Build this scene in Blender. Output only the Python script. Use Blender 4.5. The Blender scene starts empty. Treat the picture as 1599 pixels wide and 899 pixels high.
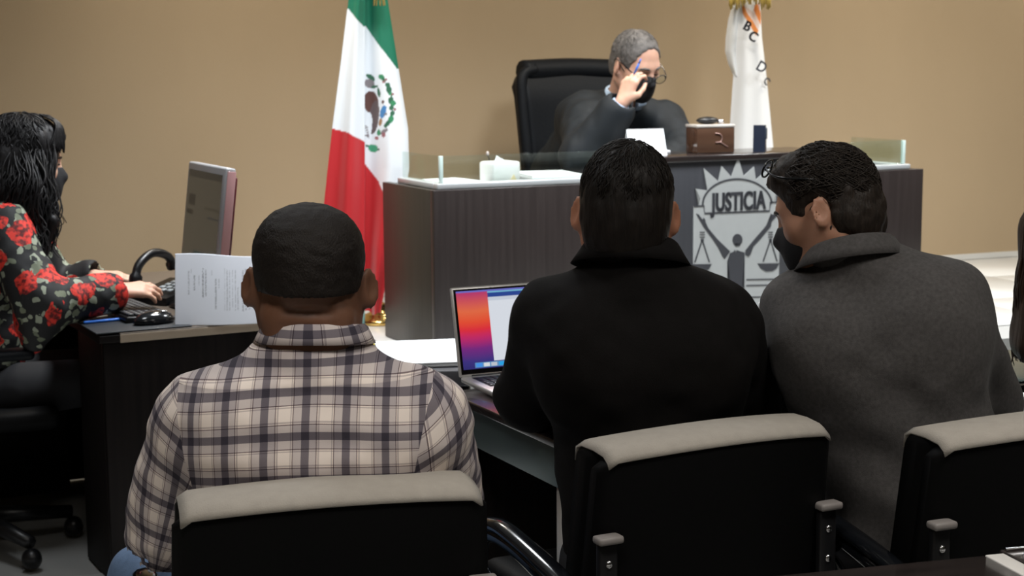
import bpy, bmesh, math, random
import numpy as np
from mathutils import Vector, Matrix

random.seed(4); rng = np.random.default_rng(7)
sc = bpy.context.scene
COL = sc.collection
R_ = math.radians

# ------------------------------------------------------------------ camera
FPX, CX, CY = 2500.0, 799.5, 449.5
CAM_H, PITCH, ROLL = 1.45, R_(8.0), R_(0.4)
cam_d = bpy.data.cameras.new('camera'); cam = bpy.data.objects.new('camera', cam_d); COL.objects.link(cam)
cam_d.sensor_width = 36.0; cam_d.lens = FPX / 1599.0 * 36.0
CAM_M = (Matrix.Rotation(math.pi/2 - PITCH, 3, 'X') @ Matrix.Rotation(-ROLL, 3, 'Z'))
cam.matrix_world = Matrix.Translation((0, 0, CAM_H)) @ CAM_M.to_4x4()
cam_d.clip_start = 0.05; cam_d.clip_end = 60
cam_d.dof.use_dof = True; cam_d.dof.focus_distance = 2.75; cam_d.dof.aperture_fstop = 10.0
sc.camera = cam

# ------------------------------------------------------------------ light
vs = sc.view_settings
vs.view_transform = 'Standard'; vs.look = 'None'; vs.gamma = 1.0; vs.use_curve_mapping = False
vs.exposure = 0.0
w = bpy.data.worlds.new('world'); sc.world = w; w.use_nodes = True
w.node_tree.nodes['Background'].inputs[0].default_value = (0.55, 0.6, 0.7, 1)
w.node_tree.nodes['Background'].inputs[1].default_value = 0.02

ROOM = R_(22.0)                       # the room is turned to the camera
RU = np.array([math.cos(ROOM), math.sin(ROOM)]); RN = np.array([math.sin(ROOM), -math.cos(ROOM)])
RO = np.array([0.95, 7.92])
def W(a, b, z):                       # along the back wall, out from it, up
    p = RO + a*RU + b*RN
    return Vector((p[0], p[1], z))

def area(name, loc, target, power, size, color, size_y=None, spread=180):
    l = bpy.data.lights.new(name, 'AREA'); l.energy = power; l.size = size; l.color = color
    if size_y: l.shape = 'RECTANGLE'; l.size_y = size_y
    else: l.shape = 'DISK'
    l.spread = R_(spread)
    o = bpy.data.objects.new(name, l); COL.objects.link(o); o.location = loc
    o.rotation_euler = (Vector(target) - Vector(loc)).to_track_quat('-Z', 'Y').to_euler()
    return o
NEUT = (1.0, 0.95, 0.88); COOL = (0.92, 0.96, 1.0); WARM = (1.0, 0.90, 0.76)
for a, pw in ((-2.35, 20), (-0.8, 12), (0.8, 20), (2.4, 18)):   # downlights along the back wall
    area('downlight', W(a, 1.0, 2.86), W(a, 0.9, 0), pw, 0.30, WARM, spread=140)
for a in (-2.4, -0.9, 0.6):                           # panels over the judge's bench
    area('ceiling_panel', W(a, 2.2, 2.86), W(a, 2.1, 0), 40, 0.6, COOL, spread=120)
area('ceiling_panel', W(-3.6, 3.3, 2.86), W(-3.6, 3.3, 0), 10, 0.6, COOL, spread=140)
for a in (-3.7, -1.9):                                # panels over the seats
    area('ceiling_panel', W(a, 5.75, 2.86), W(a, 5.7, 0), 17, 0.6, NEUT, spread=120)

# ------------------------------------------------------------------ helpers
def P(x, y, Y):                       # the place, at distance Y, of a point of the view
    d = CAM_M @ Vector(((x-CX)/FPX, -(y-CY)/FPX, -1.0))
    k = Y / d.y
    return Vector((d.x*k, Y, CAM_H + d.z*k))
def PZ(x, y, z):
    d = CAM_M @ Vector(((x-CX)/FPX, -(y-CY)/FPX, -1.0))
    k = (z-CAM_H)/d.z
    return Vector((d.x*k, d.y*k, z))
V = lambda *a: np.array(a, float)
def npv(v): return np.array(v, float)

def tag(o, label=None, cat=None, group=None, kind=None):
    if label: o['label'] = label
    if cat: o['category'] = cat
    if group: o['group'] = group
    if kind: o['kind'] = kind
    return o
def empty(name, loc=(0, 0, 0), rz=0, label=None, cat=None, group=None):
    o = bpy.data.objects.new(name, None); COL.objects.link(o)
    o.location = loc; o.rotation_euler = (0, 0, rz); o.empty_display_size = 0.1
    return tag(o, label, cat, group)
def link(name, me, mat, parent=None, loc=None, rot=None):
    o = bpy.data.objects.new(name, me); COL.objects.link(o)
    if mat: me.materials.append(mat)
    if parent: o.parent = parent
    if loc is not None: o.location = loc
    if rot is not None: o.rotation_euler = rot
    return o
def raw(name, verts, faces, mat, parent=None, smooth=True, loc=None, rot=None):
    me = bpy.data.meshes.new(name)
    me.from_pydata([tuple(v) for v in verts], [], [tuple(int(i) for i in f) for f in faces])
    if smooth: me.polygons.foreach_set('use_smooth', [True]*len(me.polygons))
    me.update()
    return link(name, me, mat, parent, loc, rot)
def spline(pts, n=8):
    pts = [npv(p) for p in pts]; out = []
    for i in range(len(pts)-1):
        p0 = pts[max(i-1, 0)]; p1 = pts[i]; p2 = pts[i+1]; p3 = pts[min(i+2, len(pts)-1)]
        for k in range(n):
            t = k/n
            out.append(.5*((2*p1)+(-p0+p2)*t+(2*p0-5*p1+4*p2-p3)*t*t+(-p0+3*p1-3*p2+p3)*t**3))
    out.append(pts[-1]); return out

class MB:
    """collects pieces of one part; build() links it as one mesh object"""
    def __init__(s): s.v = []; s.f = []; s.sm = []
    def add(s, v, f, smooth=False, m=None):
        n = len(s.v)
        for p in v:
            p = Vector(p)
            s.v.append(tuple(m @ p) if m is not None else tuple(p))
        s.f += [tuple(i+n for i in q) for q in f]; s.sm += [smooth]*len(f)
        return s
    def box(s, lo, hi, bev=0.0, m=None, seg=2):
        bm = bmesh.new(); bmesh.ops.create_cube(bm, size=1)
        lo = Vector(lo); hi = Vector(hi)
        for v in bm.verts: v.co = Vector([(lo[i]+hi[i])/2 + v.co[i]*(hi[i]-lo[i]) for i in range(3)])
        if bev > 0: bmesh.ops.bevel(bm, geom=bm.edges[:], offset=bev, segments=seg, profile=.5, affect='EDGES')
        bm.verts.index_update()
        s.add([v.co.copy() for v in bm.verts], [[v.index for v in f.verts] for f in bm.faces], bev > 0, m)
        bm.free(); return s
    def tube(s, pts, r, sides=8, caps=True, m=None, flat=1.0, up=None):
        pts = [Vector(p) for p in pts]; n = len(pts)
        rr = r if hasattr(r, '__len__') else [r]*n
        vs_, fs = [], []
        t0 = (pts[1]-pts[0]).normalized()
        nrm = Vector(up) if up is not None else (Vector((0, 0, 1)) if abs(t0.z) < .9 else Vector((1, 0, 0)))
        for i in range(n):
            t = (pts[min(i+1, n-1)]-pts[max(i-1, 0)]).normalized()
            nrm = (nrm - t*nrm.dot(t)).normalized(); b = t.cross(nrm)
            for k in range(sides):
                a = 2*math.pi*k/sides
                vs_.append(pts[i] + nrm*(math.cos(a)*rr[i]*flat) + b*(math.sin(a)*rr[i]))
        for i in range(n-1):
            for k in range(sides):
                fs.append((i*sides+k, i*sides+(k+1) % sides, (i+1)*sides+(k+1) % sides, (i+1)*sides+k))
        if caps:
            fs.append(tuple(range(sides-1, -1, -1))); fs.append(tuple((n-1)*sides+k for k in range(sides)))
        return s.add(vs_, fs, True, m)
    def lathe(s, prof, c=(0, 0, 0), sides=24, m=None, smooth=True):
        vs_, fs = [], []
        for (r, z) in prof:
            for k in range(sides):
                a = 2*math.pi*k/sides
                vs_.append((c[0]+r*math.cos(a), c[1]+r*math.sin(a), c[2]+z))
        for i in range(len(prof)-1):
            for k in range(sides):
                fs.append((i*sides+k, i*sides+(k+1) % sides, (i+1)*sides+(k+1) % sides, (i+1)*sides+k))
        fs.append(tuple(range(sides-1, -1, -1))); fs.append(tuple((len(prof)-1)*sides+k for k in range(sides)))
        return s.add(vs_, fs, smooth, m)
    def prism(s, poly, y0, y1, m=None):
        """polygon in x,z given thickness along y"""
        n = len(poly)
        ar = sum(poly[i][0]*poly[(i+1) % n][1]-poly[(i+1) % n][0]*poly[i][1] for i in range(n))
        if ar < 0: poly = poly[::-1]
        v = [(p[0], y0, p[1]) for p in poly] + [(p[0], y1, p[1]) for p in poly]
        bm = bmesh.new()
        vv = [bm.verts.new(p) for p in v]
        fr = bm.faces.new(vv[:n]); bk = bm.faces.new(vv[n:][::-1])
        for i in range(n):
            j = (i+1) % n
            bm.faces.new((vv[i], vv[n+i], vv[n+j], vv[j]))
        bmesh.ops.triangulate(bm, faces=[fr, bk]); bmesh.ops.recalc_face_normals(bm, faces=bm.faces[:])
        bm.verts.index_update()
        s.add([q.co.copy() for q in bm.verts], [[q.index for q in f.verts] for f in bm.faces], False, m)
        bm.free(); return s
    def ball(s, c, r, m=None, seg=16):
        r = r if hasattr(r, '__len__') else (r, r, r)
        prof = [(math.sin(math.pi*i/10), -math.cos(math.pi*i/10)) for i in range(11)]
        prof[0] = (.001, -1); prof[-1] = (.001, 1)
        mm = Matrix.Translation(c) @ Matrix.Diagonal((r[0], r[1], r[2], 1))
        if m is not None: mm = m @ mm
        return s.lathe(prof, sides=seg, m=mm)
    def build(s, name, mat, parent=None, loc=None, rot=None):
        me = bpy.data.meshes.new(name); me.from_pydata(s.v, [], s.f)
        me.polygons.foreach_set('use_smooth', s.sm); me.update()
        return link(name, me, mat, parent, loc, rot)

def copy_tree(o, parent=None):
    c = o.copy(); COL.objects.link(c); c.parent = parent
    for ch in list(o.children): copy_tree(ch, c)
    return c

# ------------------------------------------------------------------ materials
def nm(name):
    m = bpy.data.materials.new(name); m.use_nodes = True
    return m, m.node_tree, m.node_tree.nodes['Principled BSDF']
def mat(name, col, rough=.5, metal=0.0, spec=.5, var=0.0, vscale=8, bump=0.0, bscale=60, stretch=(1, 1, 1),
        sss=0.0, sheen=0.0, coat=0.0, trans=0.0, ior=1.45, alpha=1.0, col2=None):
    m, nt, b = nm(name)
    b.inputs['Base Color'].default_value = (*col, 1); b.inputs['Roughness'].default_value = rough
    b.inputs['Metallic'].default_value = metal; b.inputs['Specular IOR Level'].default_value = spec
    b.inputs['Sheen Weight'].default_value = sheen; b.inputs['Coat Weight'].default_value = coat
    b.inputs['Transmission Weight'].default_value = trans; b.inputs['IOR'].default_value = ior
    if sss: b.inputs['Subsurface Weight'].default_value = sss; b.inputs['Subsurface Radius'].default_value = (.012, .005, .003); b.inputs['Subsurface Scale'].default_value = .6
    if var or bump:
        tc = nt.nodes.new('ShaderNodeTexCoord'); mp = nt.nodes.new('ShaderNodeMapping'); mp.inputs['Scale'].default_value = stretch
        nt.links.new(tc.outputs['Object'], mp.inputs[0])
    if var:
        n = nt.nodes.new('ShaderNodeTexNoise'); n.inputs['Scale'].default_value = vscale; n.inputs['Detail'].default_value = 5
        nt.links.new(mp.outputs[0], n.inputs['Vector'])
        mx = nt.nodes.new('ShaderNodeMix'); mx.data_type = 'RGBA'
        c2 = col2 if col2 else tuple(min(1, c*(1+var)) for c in col); c1 = tuple(c*(1-var) for c in col)
        mx.inputs[6].default_value = (*c1, 1); mx.inputs[7].default_value = (*c2, 1)
        nt.links.new(n.outputs[0], mx.inputs[0]); nt.links.new(mx.outputs[2], b.inputs['Base Color'])
    if bump:
        n2 = nt.nodes.new('ShaderNodeTexNoise'); n2.inputs['Scale'].default_value = bscale; n2.inputs['Detail'].default_value = 4
        nt.links.new(mp.outputs[0], n2.inputs['Vector'])
        bp = nt.nodes.new('ShaderNodeBump'); bp.inputs['Strength'].default_value = bump; bp.inputs['Distance'].default_value = .004
        nt.links.new(n2.outputs[0], bp.inputs['Height']); nt.links.new(bp.outputs[0], b.inputs['Normal'])
    return m
def attr_mat(name, rough=.6, emit=0.0, sheen=0.0, spec=.5):
    m, nt, b = nm(name)
    a = nt.nodes.new('ShaderNodeAttribute'); a.attribute_name = 'print'
    nt.links.new(a.outputs['Color'], b.inputs['Base Color']); b.inputs['Roughness'].default_value = rough
    b.inputs['Sheen Weight'].default_value = sheen; b.inputs['Specular IOR Level'].default_value = spec
    if emit:
        nt.links.new(a.outputs['Color'], b.inputs['Emission Color']); b.inputs['Emission Strength'].default_value = emit
        b.inputs['Base Color'].default_value = (.01, .01, .01, 1)
        for l in list(nt.links):
            if l.to_socket == b.inputs['Base Color']: nt.links.remove(l)
    return m
def srgb(r, g, b):
    f = lambda c: (c/255/12.92) if c/255 <= .04045 else ((c/255+.055)/1.055)**2.4
    return (f(r), f(g), f(b))
def paint(o, cols):
    a = o.data.color_attributes.new('print', 'FLOAT_COLOR', 'POINT')
    c = np.ones((len(o.data.vertices), 4), np.float32); c[:, :3] = cols
    a.data.foreach_set('color', c.ravel())
def sheet(nx, ny, fn):
    """grid of points fn(u,v)->xyz; returns verts, faces"""
    v = [fn(i/nx, j/ny) for j in range(ny+1) for i in range(nx+1)]
    f = [(j*(nx+1)+i, j*(nx+1)+i+1, (j+1)*(nx+1)+i+1, (j+1)*(nx+1)+i) for j in range(ny) for i in range(nx)]
    return v, f

def wood_mat(name, c1, c2, rough=.35, axis='Z', scale=1.0, coat=0.0, spec=.5):
    m, nt, b = nm(name); b.inputs['Specular IOR Level'].default_value = spec
    tc = nt.nodes.new('ShaderNodeTexCoord'); mp = nt.nodes.new('ShaderNodeMapping')
    s = {'Z': (60, 60, 2.2), 'X': (2.2, 60, 60), 'Y': (60, 2.2, 60)}[axis]
    mp.inputs['Scale'].default_value = tuple(k*scale for k in s)
    n = nt.nodes.new('ShaderNodeTexNoise'); n.inputs['Scale'].default_value = 1.0; n.inputs['Detail'].default_value = 6
    cr = nt.nodes.new('ShaderNodeValToRGB')
    cr.color_ramp.elements[0].position = .35; cr.color_ramp.elements[0].color = (*c1, 1)
    cr.color_ramp.elements[1].position = .7; cr.color_ramp.elements[1].color = (*c2, 1)
    nt.links.new(tc.outputs['Object'], mp.inputs[0]); nt.links.new(mp.outputs[0], n.inputs['Vector'])
    nt.links.new(n.outputs[0], cr.inputs[0]); nt.links.new(cr.outputs[0], b.inputs['Base Color'])
    b.inputs['Roughness'].default_value = rough; b.inputs['Coat Weight'].default_value = coat
    bp = nt.nodes.new('ShaderNodeBump'); bp.inputs['Strength'].default_value = .12; bp.inputs['Distance'].default_value = .002
    nt.links.new(n.outputs[0], bp.inputs['Height']); nt.links.new(bp.outputs[0], b.inputs['Normal'])
    return m

M = {}
M['wall'] = mat('tan_wallcovering', (.415, .320, .208), .85, var=.05, vscale=3, bump=.12, bscale=260, stretch=(1, 1, .35), spec=.2)
M['plain_wall'] = mat('side_wall_paint', (.22, .17, .11), .9, spec=.2)
M['ceil'] = mat('ceiling_paint', (.5, .5, .48), .9, spec=.2)
M['tile'] = mat('white_marble_tile', (.62, .62, .60), .28, var=.06, vscale=5, bump=.02)
M['grout'] = mat('grey_grout', (.3, .3, .29), .9)
M['wenge'] = wood_mat('wenge_laminate', (.020, .0145, .0135), (.030, .0225, .021), .38)
M['wenge_side'] = wood_mat('wenge_laminate_fine', (.034, .028, .022), (.044, .037, .030), .42)
M['panel'] = wood_mat('charcoal_panel', (.036, .037, .042), (.043, .044, .050), .4)
M['wenge_top'] = wood_mat('wenge_top', (.012, .009, .009), (.03, .022, .02), .22, 'X', coat=.3)
M['desk'] = wood_mat('dark_desk_wood', (.0045, .0032, .003), (.009, .0064, .0056), .55, spec=.12)
M['tan_edge'] = mat('tan_edge_band', (.34, .27, .2), .5, var=.06)
M['silver'] = mat('silver_vinyl', (.33, .34, .335), .45, var=.05, vscale=20)
M['emblem_dark'] = mat('emblem_charcoal', (.035, .036, .042), .5)
M['ledge'] = mat('pale_metal_ledge', (.55, .57, .58), .3, metal=.35)
M['black_leather'] = mat('black_leather', (.004, .0052, .007), .52, bump=.25, bscale=90, spec=.18)
M['black_vinyl'] = mat('black_vinyl', (.0028, .0028, .003), .6, bump=.12, bscale=160, spec=.12)
M['taupe'] = mat('taupe_fabric', (.37, .34, .30), .9, var=.12, vscale=40, bump=.2, bscale=400, spec=.2, sheen=.1)
M['black_plastic'] = mat('black_plastic', (.008, .008, .009), .35)
M['gloss_black'] = mat('gloss_black_metal', (.006, .007, .009), .14, spec=.7)
M['grey_plastic'] = mat('grey_plastic_cap', (.23, .21, .2), .5)
M['chrome'] = mat('chrome', (.7, .7, .72), .18, metal=1)
M['brass'] = mat('polished_brass', (.75, .52, .18), .18, metal=1)
M['gold_fringe'] = mat('gold_fringe', (.58, .40, .08), .5, var=.3, vscale=60, sheen=.3)
M['paper'] = mat('white_paper', (.80, .82, .84), .8, spec=.2)
M['alu'] = mat('aluminium', (.66, .65, .63), .32, metal=.55)
M['steel'] = mat('satin_steel', (.075, .10, .10), .35, metal=.5)
M['glass'] = mat('clear_glass', (.93, .985, .97), .02, trans=1.0, ior=1.45)
def thin_glass():
    m, nt, b = nm('thin_pane_glass'); nt.nodes.remove(b); N = nt.nodes.new
    t = N('ShaderNodeBsdfTransparent'); t.inputs[0].default_value = (.90, .95, .93, 1)
    g = N('ShaderNodeBsdfGlossy'); g.inputs['Roughness'].default_value = .05
    mx = N('ShaderNodeMixShader'); mx.inputs[0].default_value = .045; nt.links.new(t.outputs[0], mx.inputs[1]); nt.links.new(g.outputs[0], mx.inputs[2])
    nt.links.new(mx.outputs[0], nt.nodes['Material Output'].inputs[0]); return m
M['pane'] = thin_glass()
M['navy'] = mat('navy_plastic', (.012, .018, .035), .4)
M['brown_box'] = wood_mat('brown_gloss_wood', (.07, .035, .022), (.12, .065, .04), .15, 'X', .3, coat=.6)
# ------------------------------------------------------------------ distance fields -> continuous meshes
def rot(yaw=0, pitch=0, roll=0):
    """columns = right, forward, up; yaw about z, then pitch (nose down positive), then roll (towards the right)"""
    return np.array(Matrix.Rotation(yaw, 3, 'Z') @ Matrix.Rotation(-pitch, 3, 'X') @ Matrix.Rotation(roll, 3, 'Y'))
class XF:
    def __init__(s, R, t, k=1.0): s.R = np.array(R, float); s.t = npv(t); s.k = k
    def p(s, q): return s.t + s.R @ (npv(q)*s.k)
ID = XF(np.eye(3), (0, 0, 0))
def ell(c, r, xf=ID, R=None):
    cw = xf.p(c); r = npv(r)*xf.k; A = xf.R if R is None else xf.R @ np.array(R)
    def f(X, Y, Z):
        x, y, z = X-cw[0], Y-cw[1], Z-cw[2]
        a = (A[0, 0]*x+A[1, 0]*y+A[2, 0]*z)/r[0]; b = (A[0, 1]*x+A[1, 1]*y+A[2, 1]*z)/r[1]; c_ = (A[0, 2]*x+A[1, 2]*y+A[2, 2]*z)/r[2]
        k0 = np.sqrt(a*a+b*b+c_*c_)+1e-6; k1 = np.sqrt((a/r[0])**2+(b/r[1])**2+(c_/r[2])**2)+1e-6
        return k0*(k0-1)/k1
    return (f, cw, float(r.max()))
def rc(a, b, ra, rb, xf=ID):
    a = xf.p(a); b = xf.p(b); ra *= xf.k; rb *= xf.k; d = b-a; L2 = float(d@d)+1e-9
    def f(X, Y, Z):
        x, y, z = X-a[0], Y-a[1], Z-a[2]
        t = np.clip((x*d[0]+y*d[1]+z*d[2])/L2, 0, 1)
        return np.sqrt((x-t*d[0])**2+(y-t*d[1])**2+(z-t*d[2])**2)-(ra+t*(rb-ra))
    return (f, (a+b)/2, float(np.linalg.norm(d)/2+max(ra, rb)))
def half(p, n, xf=ID):
    """positive on the side n points to"""
    p = xf.p(p); n = xf.R @ (npv(n)/np.linalg.norm(n))
    return (lambda X, Y, Z: (X-p[0])*n[0]+(Y-p[1])*n[1]+(Z-p[2])*n[2], None, None)
def vnoise(p, seed=0):
    """smooth value noise on (n,3) points, about -1..1"""
    i = np.floor(p).astype(np.int64); f = p-i; f = f*f*(3-2*f); out = 0
    for dx in (0, 1):
        for dy in (0, 1):
            for dz in (0, 1):
                h = ((i[:, 0]+dx)*374761393+(i[:, 1]+dy)*668265263+(i[:, 2]+dz)*2147483647+seed*974711) & 0x7fffffff
                h = ((h ^ (h >> 13))*1274126177) & 0x7fffffff
                h = ((h ^ (h >> 16)) & 0xffff)/32767.5-1
                out = out+h*(f[:, 0] if dx else 1-f[:, 0])*(f[:, 1] if dy else 1-f[:, 1])*(f[:, 2] if dz else 1-f[:, 2])
    return out
def field(ops, h, disp=None, clips=(), relax=1):
    cs = [(pr[1], pr[2]) for op, pr, k in ops if op == 'u']
    lo = np.min([c-r for c, r in cs], axis=0)-.03; hi = np.max([c+r for c, r in cs], axis=0)+.03
    n = np.ceil((hi-lo)/h).astype(int)+1
    F = np.full(n, .25, np.float32)
    ax = [(lo[i]+h*np.arange(n[i])).astype(np.float32) for i in range(3)]
    for op, (f, c, r), k in ops:
        if c is None: sl = [slice(0, n[i]) for i in range(3)]
        else:
            m = k+.012
            sl = [slice(max(0, int((c[i]-r-m-lo[i])/h)), min(n[i], int((c[i]+r+m-lo[i])/h)+2)) for i in range(3)]
            if any(s.stop <= s.start for s in sl): continue
        X = ax[0][sl[0]][:, None, None]; Y = ax[1][sl[1]][None, :, None]; Z = ax[2][sl[2]][None, None, :]
        b = f(X, Y, Z); a = F[sl[0], sl[1], sl[2]]
        if op == 's': b = -b
        k = max(k, 1e-4)
        hh = np.maximum(k-np.abs(a-b), 0)/k
        F[sl[0], sl[1], sl[2]] = (np.minimum(a, b)-hh*hh*k/4) if op == 'u' else (np.maximum(a, b)+hh*hh*k/4)
    if disp is not None:
        I = np.nonzero(np.abs(F) < .03)
        pts = np.stack([ax[0][I[0]], ax[1][I[1]], ax[2][I[2]]], 1).astype(float)
        F[I] += disp(pts).astype(np.float32)
    for f, c, r in clips:
        F = np.maximum(F, f(ax[0][:, None, None], ax[1][None, :, None], ax[2][None, None, :]))
    F[0] = F[-1] = .1; F[:, 0] = F[:, -1] = .1; F[:, :, 0] = F[:, :, -1] = .1
    # surface nets
    S = F < 0; nx, ny, nz = S.shape
    cnt = np.zeros((nx-1, ny-1, nz-1), np.uint8)
    cor = [(i, j, k) for i in (0, 1) for j in (0, 1) for k in (0, 1)]
    for (i, j, k) in cor: cnt += S[i:nx-1+i, j:ny-1+j, k:nz-1+k]
    A = np.nonzero((cnt > 0) & (cnt < 8))
    idx = np.full(cnt.shape, -1, np.int64); idx[A] = np.arange(len(A[0]))
    acc = np.zeros((len(A[0]), 3)); num = np.zeros(len(A[0]))
    val = {q: F[A[0]+q[0], A[1]+q[1], A[2]+q[2]] for q in cor}
    for q in cor:
        for axi in range(3):
            if q[axi]: continue
            p = list(q); p[axi] = 1; p = tuple(p)
            a, b = val[q], val[p]; mk = (a < 0) != (b < 0)
            t = np.where(mk, a/np.where(mk, a-b, 1), 0)
            pt = np.tile(np.array(q, float), (len(a), 1)); pt[:, axi] += t
            acc[mk] += pt[mk]; num[mk] += 1
    vert = lo + (np.stack(A, 1) + acc/num[:, None])*h
    faces = []
    for axi in range(3):
        o1, o2 = [(1, 2), (2, 0), (0, 1)][axi]
        s0 = [slice(0, m) for m in S.shape]; s1 = [slice(0, m) for m in S.shape]
        s0[axi] = slice(0, S.shape[axi]-1); s1[axi] = slice(1, S.shape[axi])
        E0 = S[tuple(s0)]; E1 = S[tuple(s1)]
        for sgn in (0, 1):
            I = np.nonzero((E0 & ~E1) if sgn == 0 else (~E0 & E1))
            I = np.stack(I, 1)
            ok = (I[:, o1] > 0) & (I[:, o2] > 0) & (I[:, o1] < S.shape[o1]-1) & (I[:, o2] < S.shape[o2]-1)
            I = I[ok]
            def cell(d1, d2):
                J = I.copy(); J[:, o1] -= d1; J[:, o2] -= d2
                return idx[J[:, 0], J[:, 1], J[:, 2]]
            q = [cell(1, 1), cell(0, 1), cell(0, 0), cell(1, 0)]
            q = np.stack(q if sgn == 0 else q[::-1], 1)
            faces.append(q[(q >= 0).all(1)])
    faces = np.concatenate(faces)
    for _ in range(relax):
        sm = np.zeros_like(vert); ct = np.zeros(len(vert))
        for a, b in ((0, 1), (1, 2), (2, 3), (3, 0)):
            np.add.at(sm, faces[:, a], vert[faces[:, b]]); np.add.at(sm, faces[:, b], vert[faces[:, a]])
            np.add.at(ct, faces[:, a], 1); np.add.at(ct, faces[:, b], 1)
        vert = .5*vert+.5*sm/np.maximum(ct, 1)[:, None]
    return vert, faces
def fmesh(name, vf, mt, parent):
    v, f = vf
    v = v-npv(parent.location) if parent else v
    me = bpy.data.meshes.new(name)
    me.vertices.add(len(v)); me.vertices.foreach_set('co', v.astype(np.float32).ravel())
    me.loops.add(len(f)*4); me.loops.foreach_set('vertex_index', f.astype(np.int32).ravel())
    me.polygons.add(len(f)); me.polygons.foreach_set('loop_start', np.arange(0, len(f)*4, 4, dtype=np.int32))
    me.polygons.foreach_set('use_smooth', np.ones(len(f), bool))
    me.update(calc_edges=True); me.validate()
    return link(name, me, mt, parent)
u = lambda pr, k=.02: ('u', pr, k)
s_ = lambda pr, k=.02: ('s', pr, k)

def head_ops(hx, ear=1.0):
    o = [u(ell((0, -.014, .034), (.0775, .098, .090), hx)), u(ell((0, .024, -.028), (.060, .066, .084), hx), .04),
         u(rc((0, .02, -.062), (0, .058, -.088), .046, .030, hx), .03), u(ell((0, .066, -.101), (.021, .019, .016), hx), .025),
         u(ell((0, .070, .024), (.049, .022, .016), hx), .02)]
    for s in (-1, 1):
        o += [u(ell((s*.045, .052, -.022), (.022, .022, .022), hx), .03), u(rc((s*.056, -.01, -.05), (s*.035, .045, -.092), .022, .020, hx), .03)]
    for s in (-1, 1): o.append(s_(ell((s*.031, .1, .004), (.017, .02, .013), hx), .014))
    for s in (-1, 1): o.append(u(ell((s*.031, .073, .003), (.0135, .0135, .0125), hx), .004))
    o += [u(rc((0, .082, .012), (0, .106, -.026), .0075, .0115, hx), .014)]
    for s in (-1, 1): o.append(u(ell((s*.012, .092, -.031), (.0085, .010, .008), hx), .008))
    o += [u(ell((0, .084, -.055), (.024, .010, .0065), hx), .006), u(ell((0, .083, -.067), (.020, .010, .007), hx), .005)]
    for s in (-1, 1):
        Re = np.array(Matrix.Rotation(s*R_(-32*ear), 3, 'Z') @ Matrix.Rotation(R_(10), 3, 'X'))
        cx = s*(.083+.03*(ear-1))
        o += [u(ell((cx, -.014, -.004), (.0085, .021, .033), hx, Re), .008), u(ell((s*.077, -.004, -.030), (.008, .010, .013), hx), .008)]
        out = Re @ np.array([s*1.0, 0, 0])
        o.append(s_(ell(V(cx, -.010, 0)+out*.010, (.008, .0125, .021), hx, Re), .005))
    return o
def neck_ops(hx, nb, r=.056):
    return [u(rc(hx.p((0, -.022, -.045)), npv(nb), r*hx.k, r*1.08*hx.k), .035)]
def hand_ops(wr, d, nrm, thumb, curl=.5, spread=.02, L=1.0, tcurl=.3):
    """wr wrist, d direction to the knuckles, nrm back of the hand, thumb side vector"""
    wr = npv(wr); d = npv(d)/np.linalg.norm(d); nrm = npv(nrm); nrm = nrm-d*(nrm@d); nrm /= np.linalg.norm(nrm)
    th = npv(thumb); th = th-d*(th@d)-nrm*(th@nrm); th /= np.linalg.norm(th)
    o = []
    kn = []
    for i, (sx, ln) in enumerate([(.030, .086), (.010, .090), (-.010, .085), (-.029, .077)]):
        k = wr+d*ln*L+th*sx*L-nrm*(.003*abs(i-1)); kn.append(k)
        o.append(u(rc(wr+th*sx*.55*L, k, .0145*L, .0115*L), .016))
    ang = (lambda a, j: math.cos(a)*d-math.sin(a)*nrm)
    for i, ln in enumerate([.072, .080, .074, .058]):
        p = kn[i]; a = 0
        dirs = d+th*spread*(1.5-i)*4; 
        for j, fr in enumerate((.46, .30, .24)):
            a += curl*(.55+.25*j)+i*.03
            q = p+(math.cos(a)*dirs/np.linalg.norm(dirs)-math.sin(a)*nrm)*ln*fr*L
            o.append(u(rc(p, q, (.0090-.0008*j)*L, (.0083-.0008*j)*L), .005 if j else .010)); p = q
    t0 = wr+d*.022*L+th*.022*L-nrm*.004; t1 = t0+(d*.55+th*.75-nrm*.25)*.040*L
    t2 = t1+(d*.85+th*(.45-tcurl)-nrm*(.2+tcurl*.6))*.034*L; t3 = t2+(d*.9+th*(.1-tcurl)-nrm*(.3+tcurl*.6))*.026*L
    o += [u(rc(t0, t1, .0165*L, .0115*L), .014), u(rc(t1, t2, .0108*L, .0098*L), .005), u(rc(t2, t3, .0098*L, .008*L), .004)]
    return o
def torso_frame(pel, nb, shL, shR):
    up = npv(nb)-npv(pel); H = np.linalg.norm(up); up /= H
    r = npv(shR)-npv(shL); r -= up*(r@up); r /= np.linalg.norm(r)
    f = np.cross(up, r)
    return XF(np.stack([r, f, up], 1), pel), H
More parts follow.
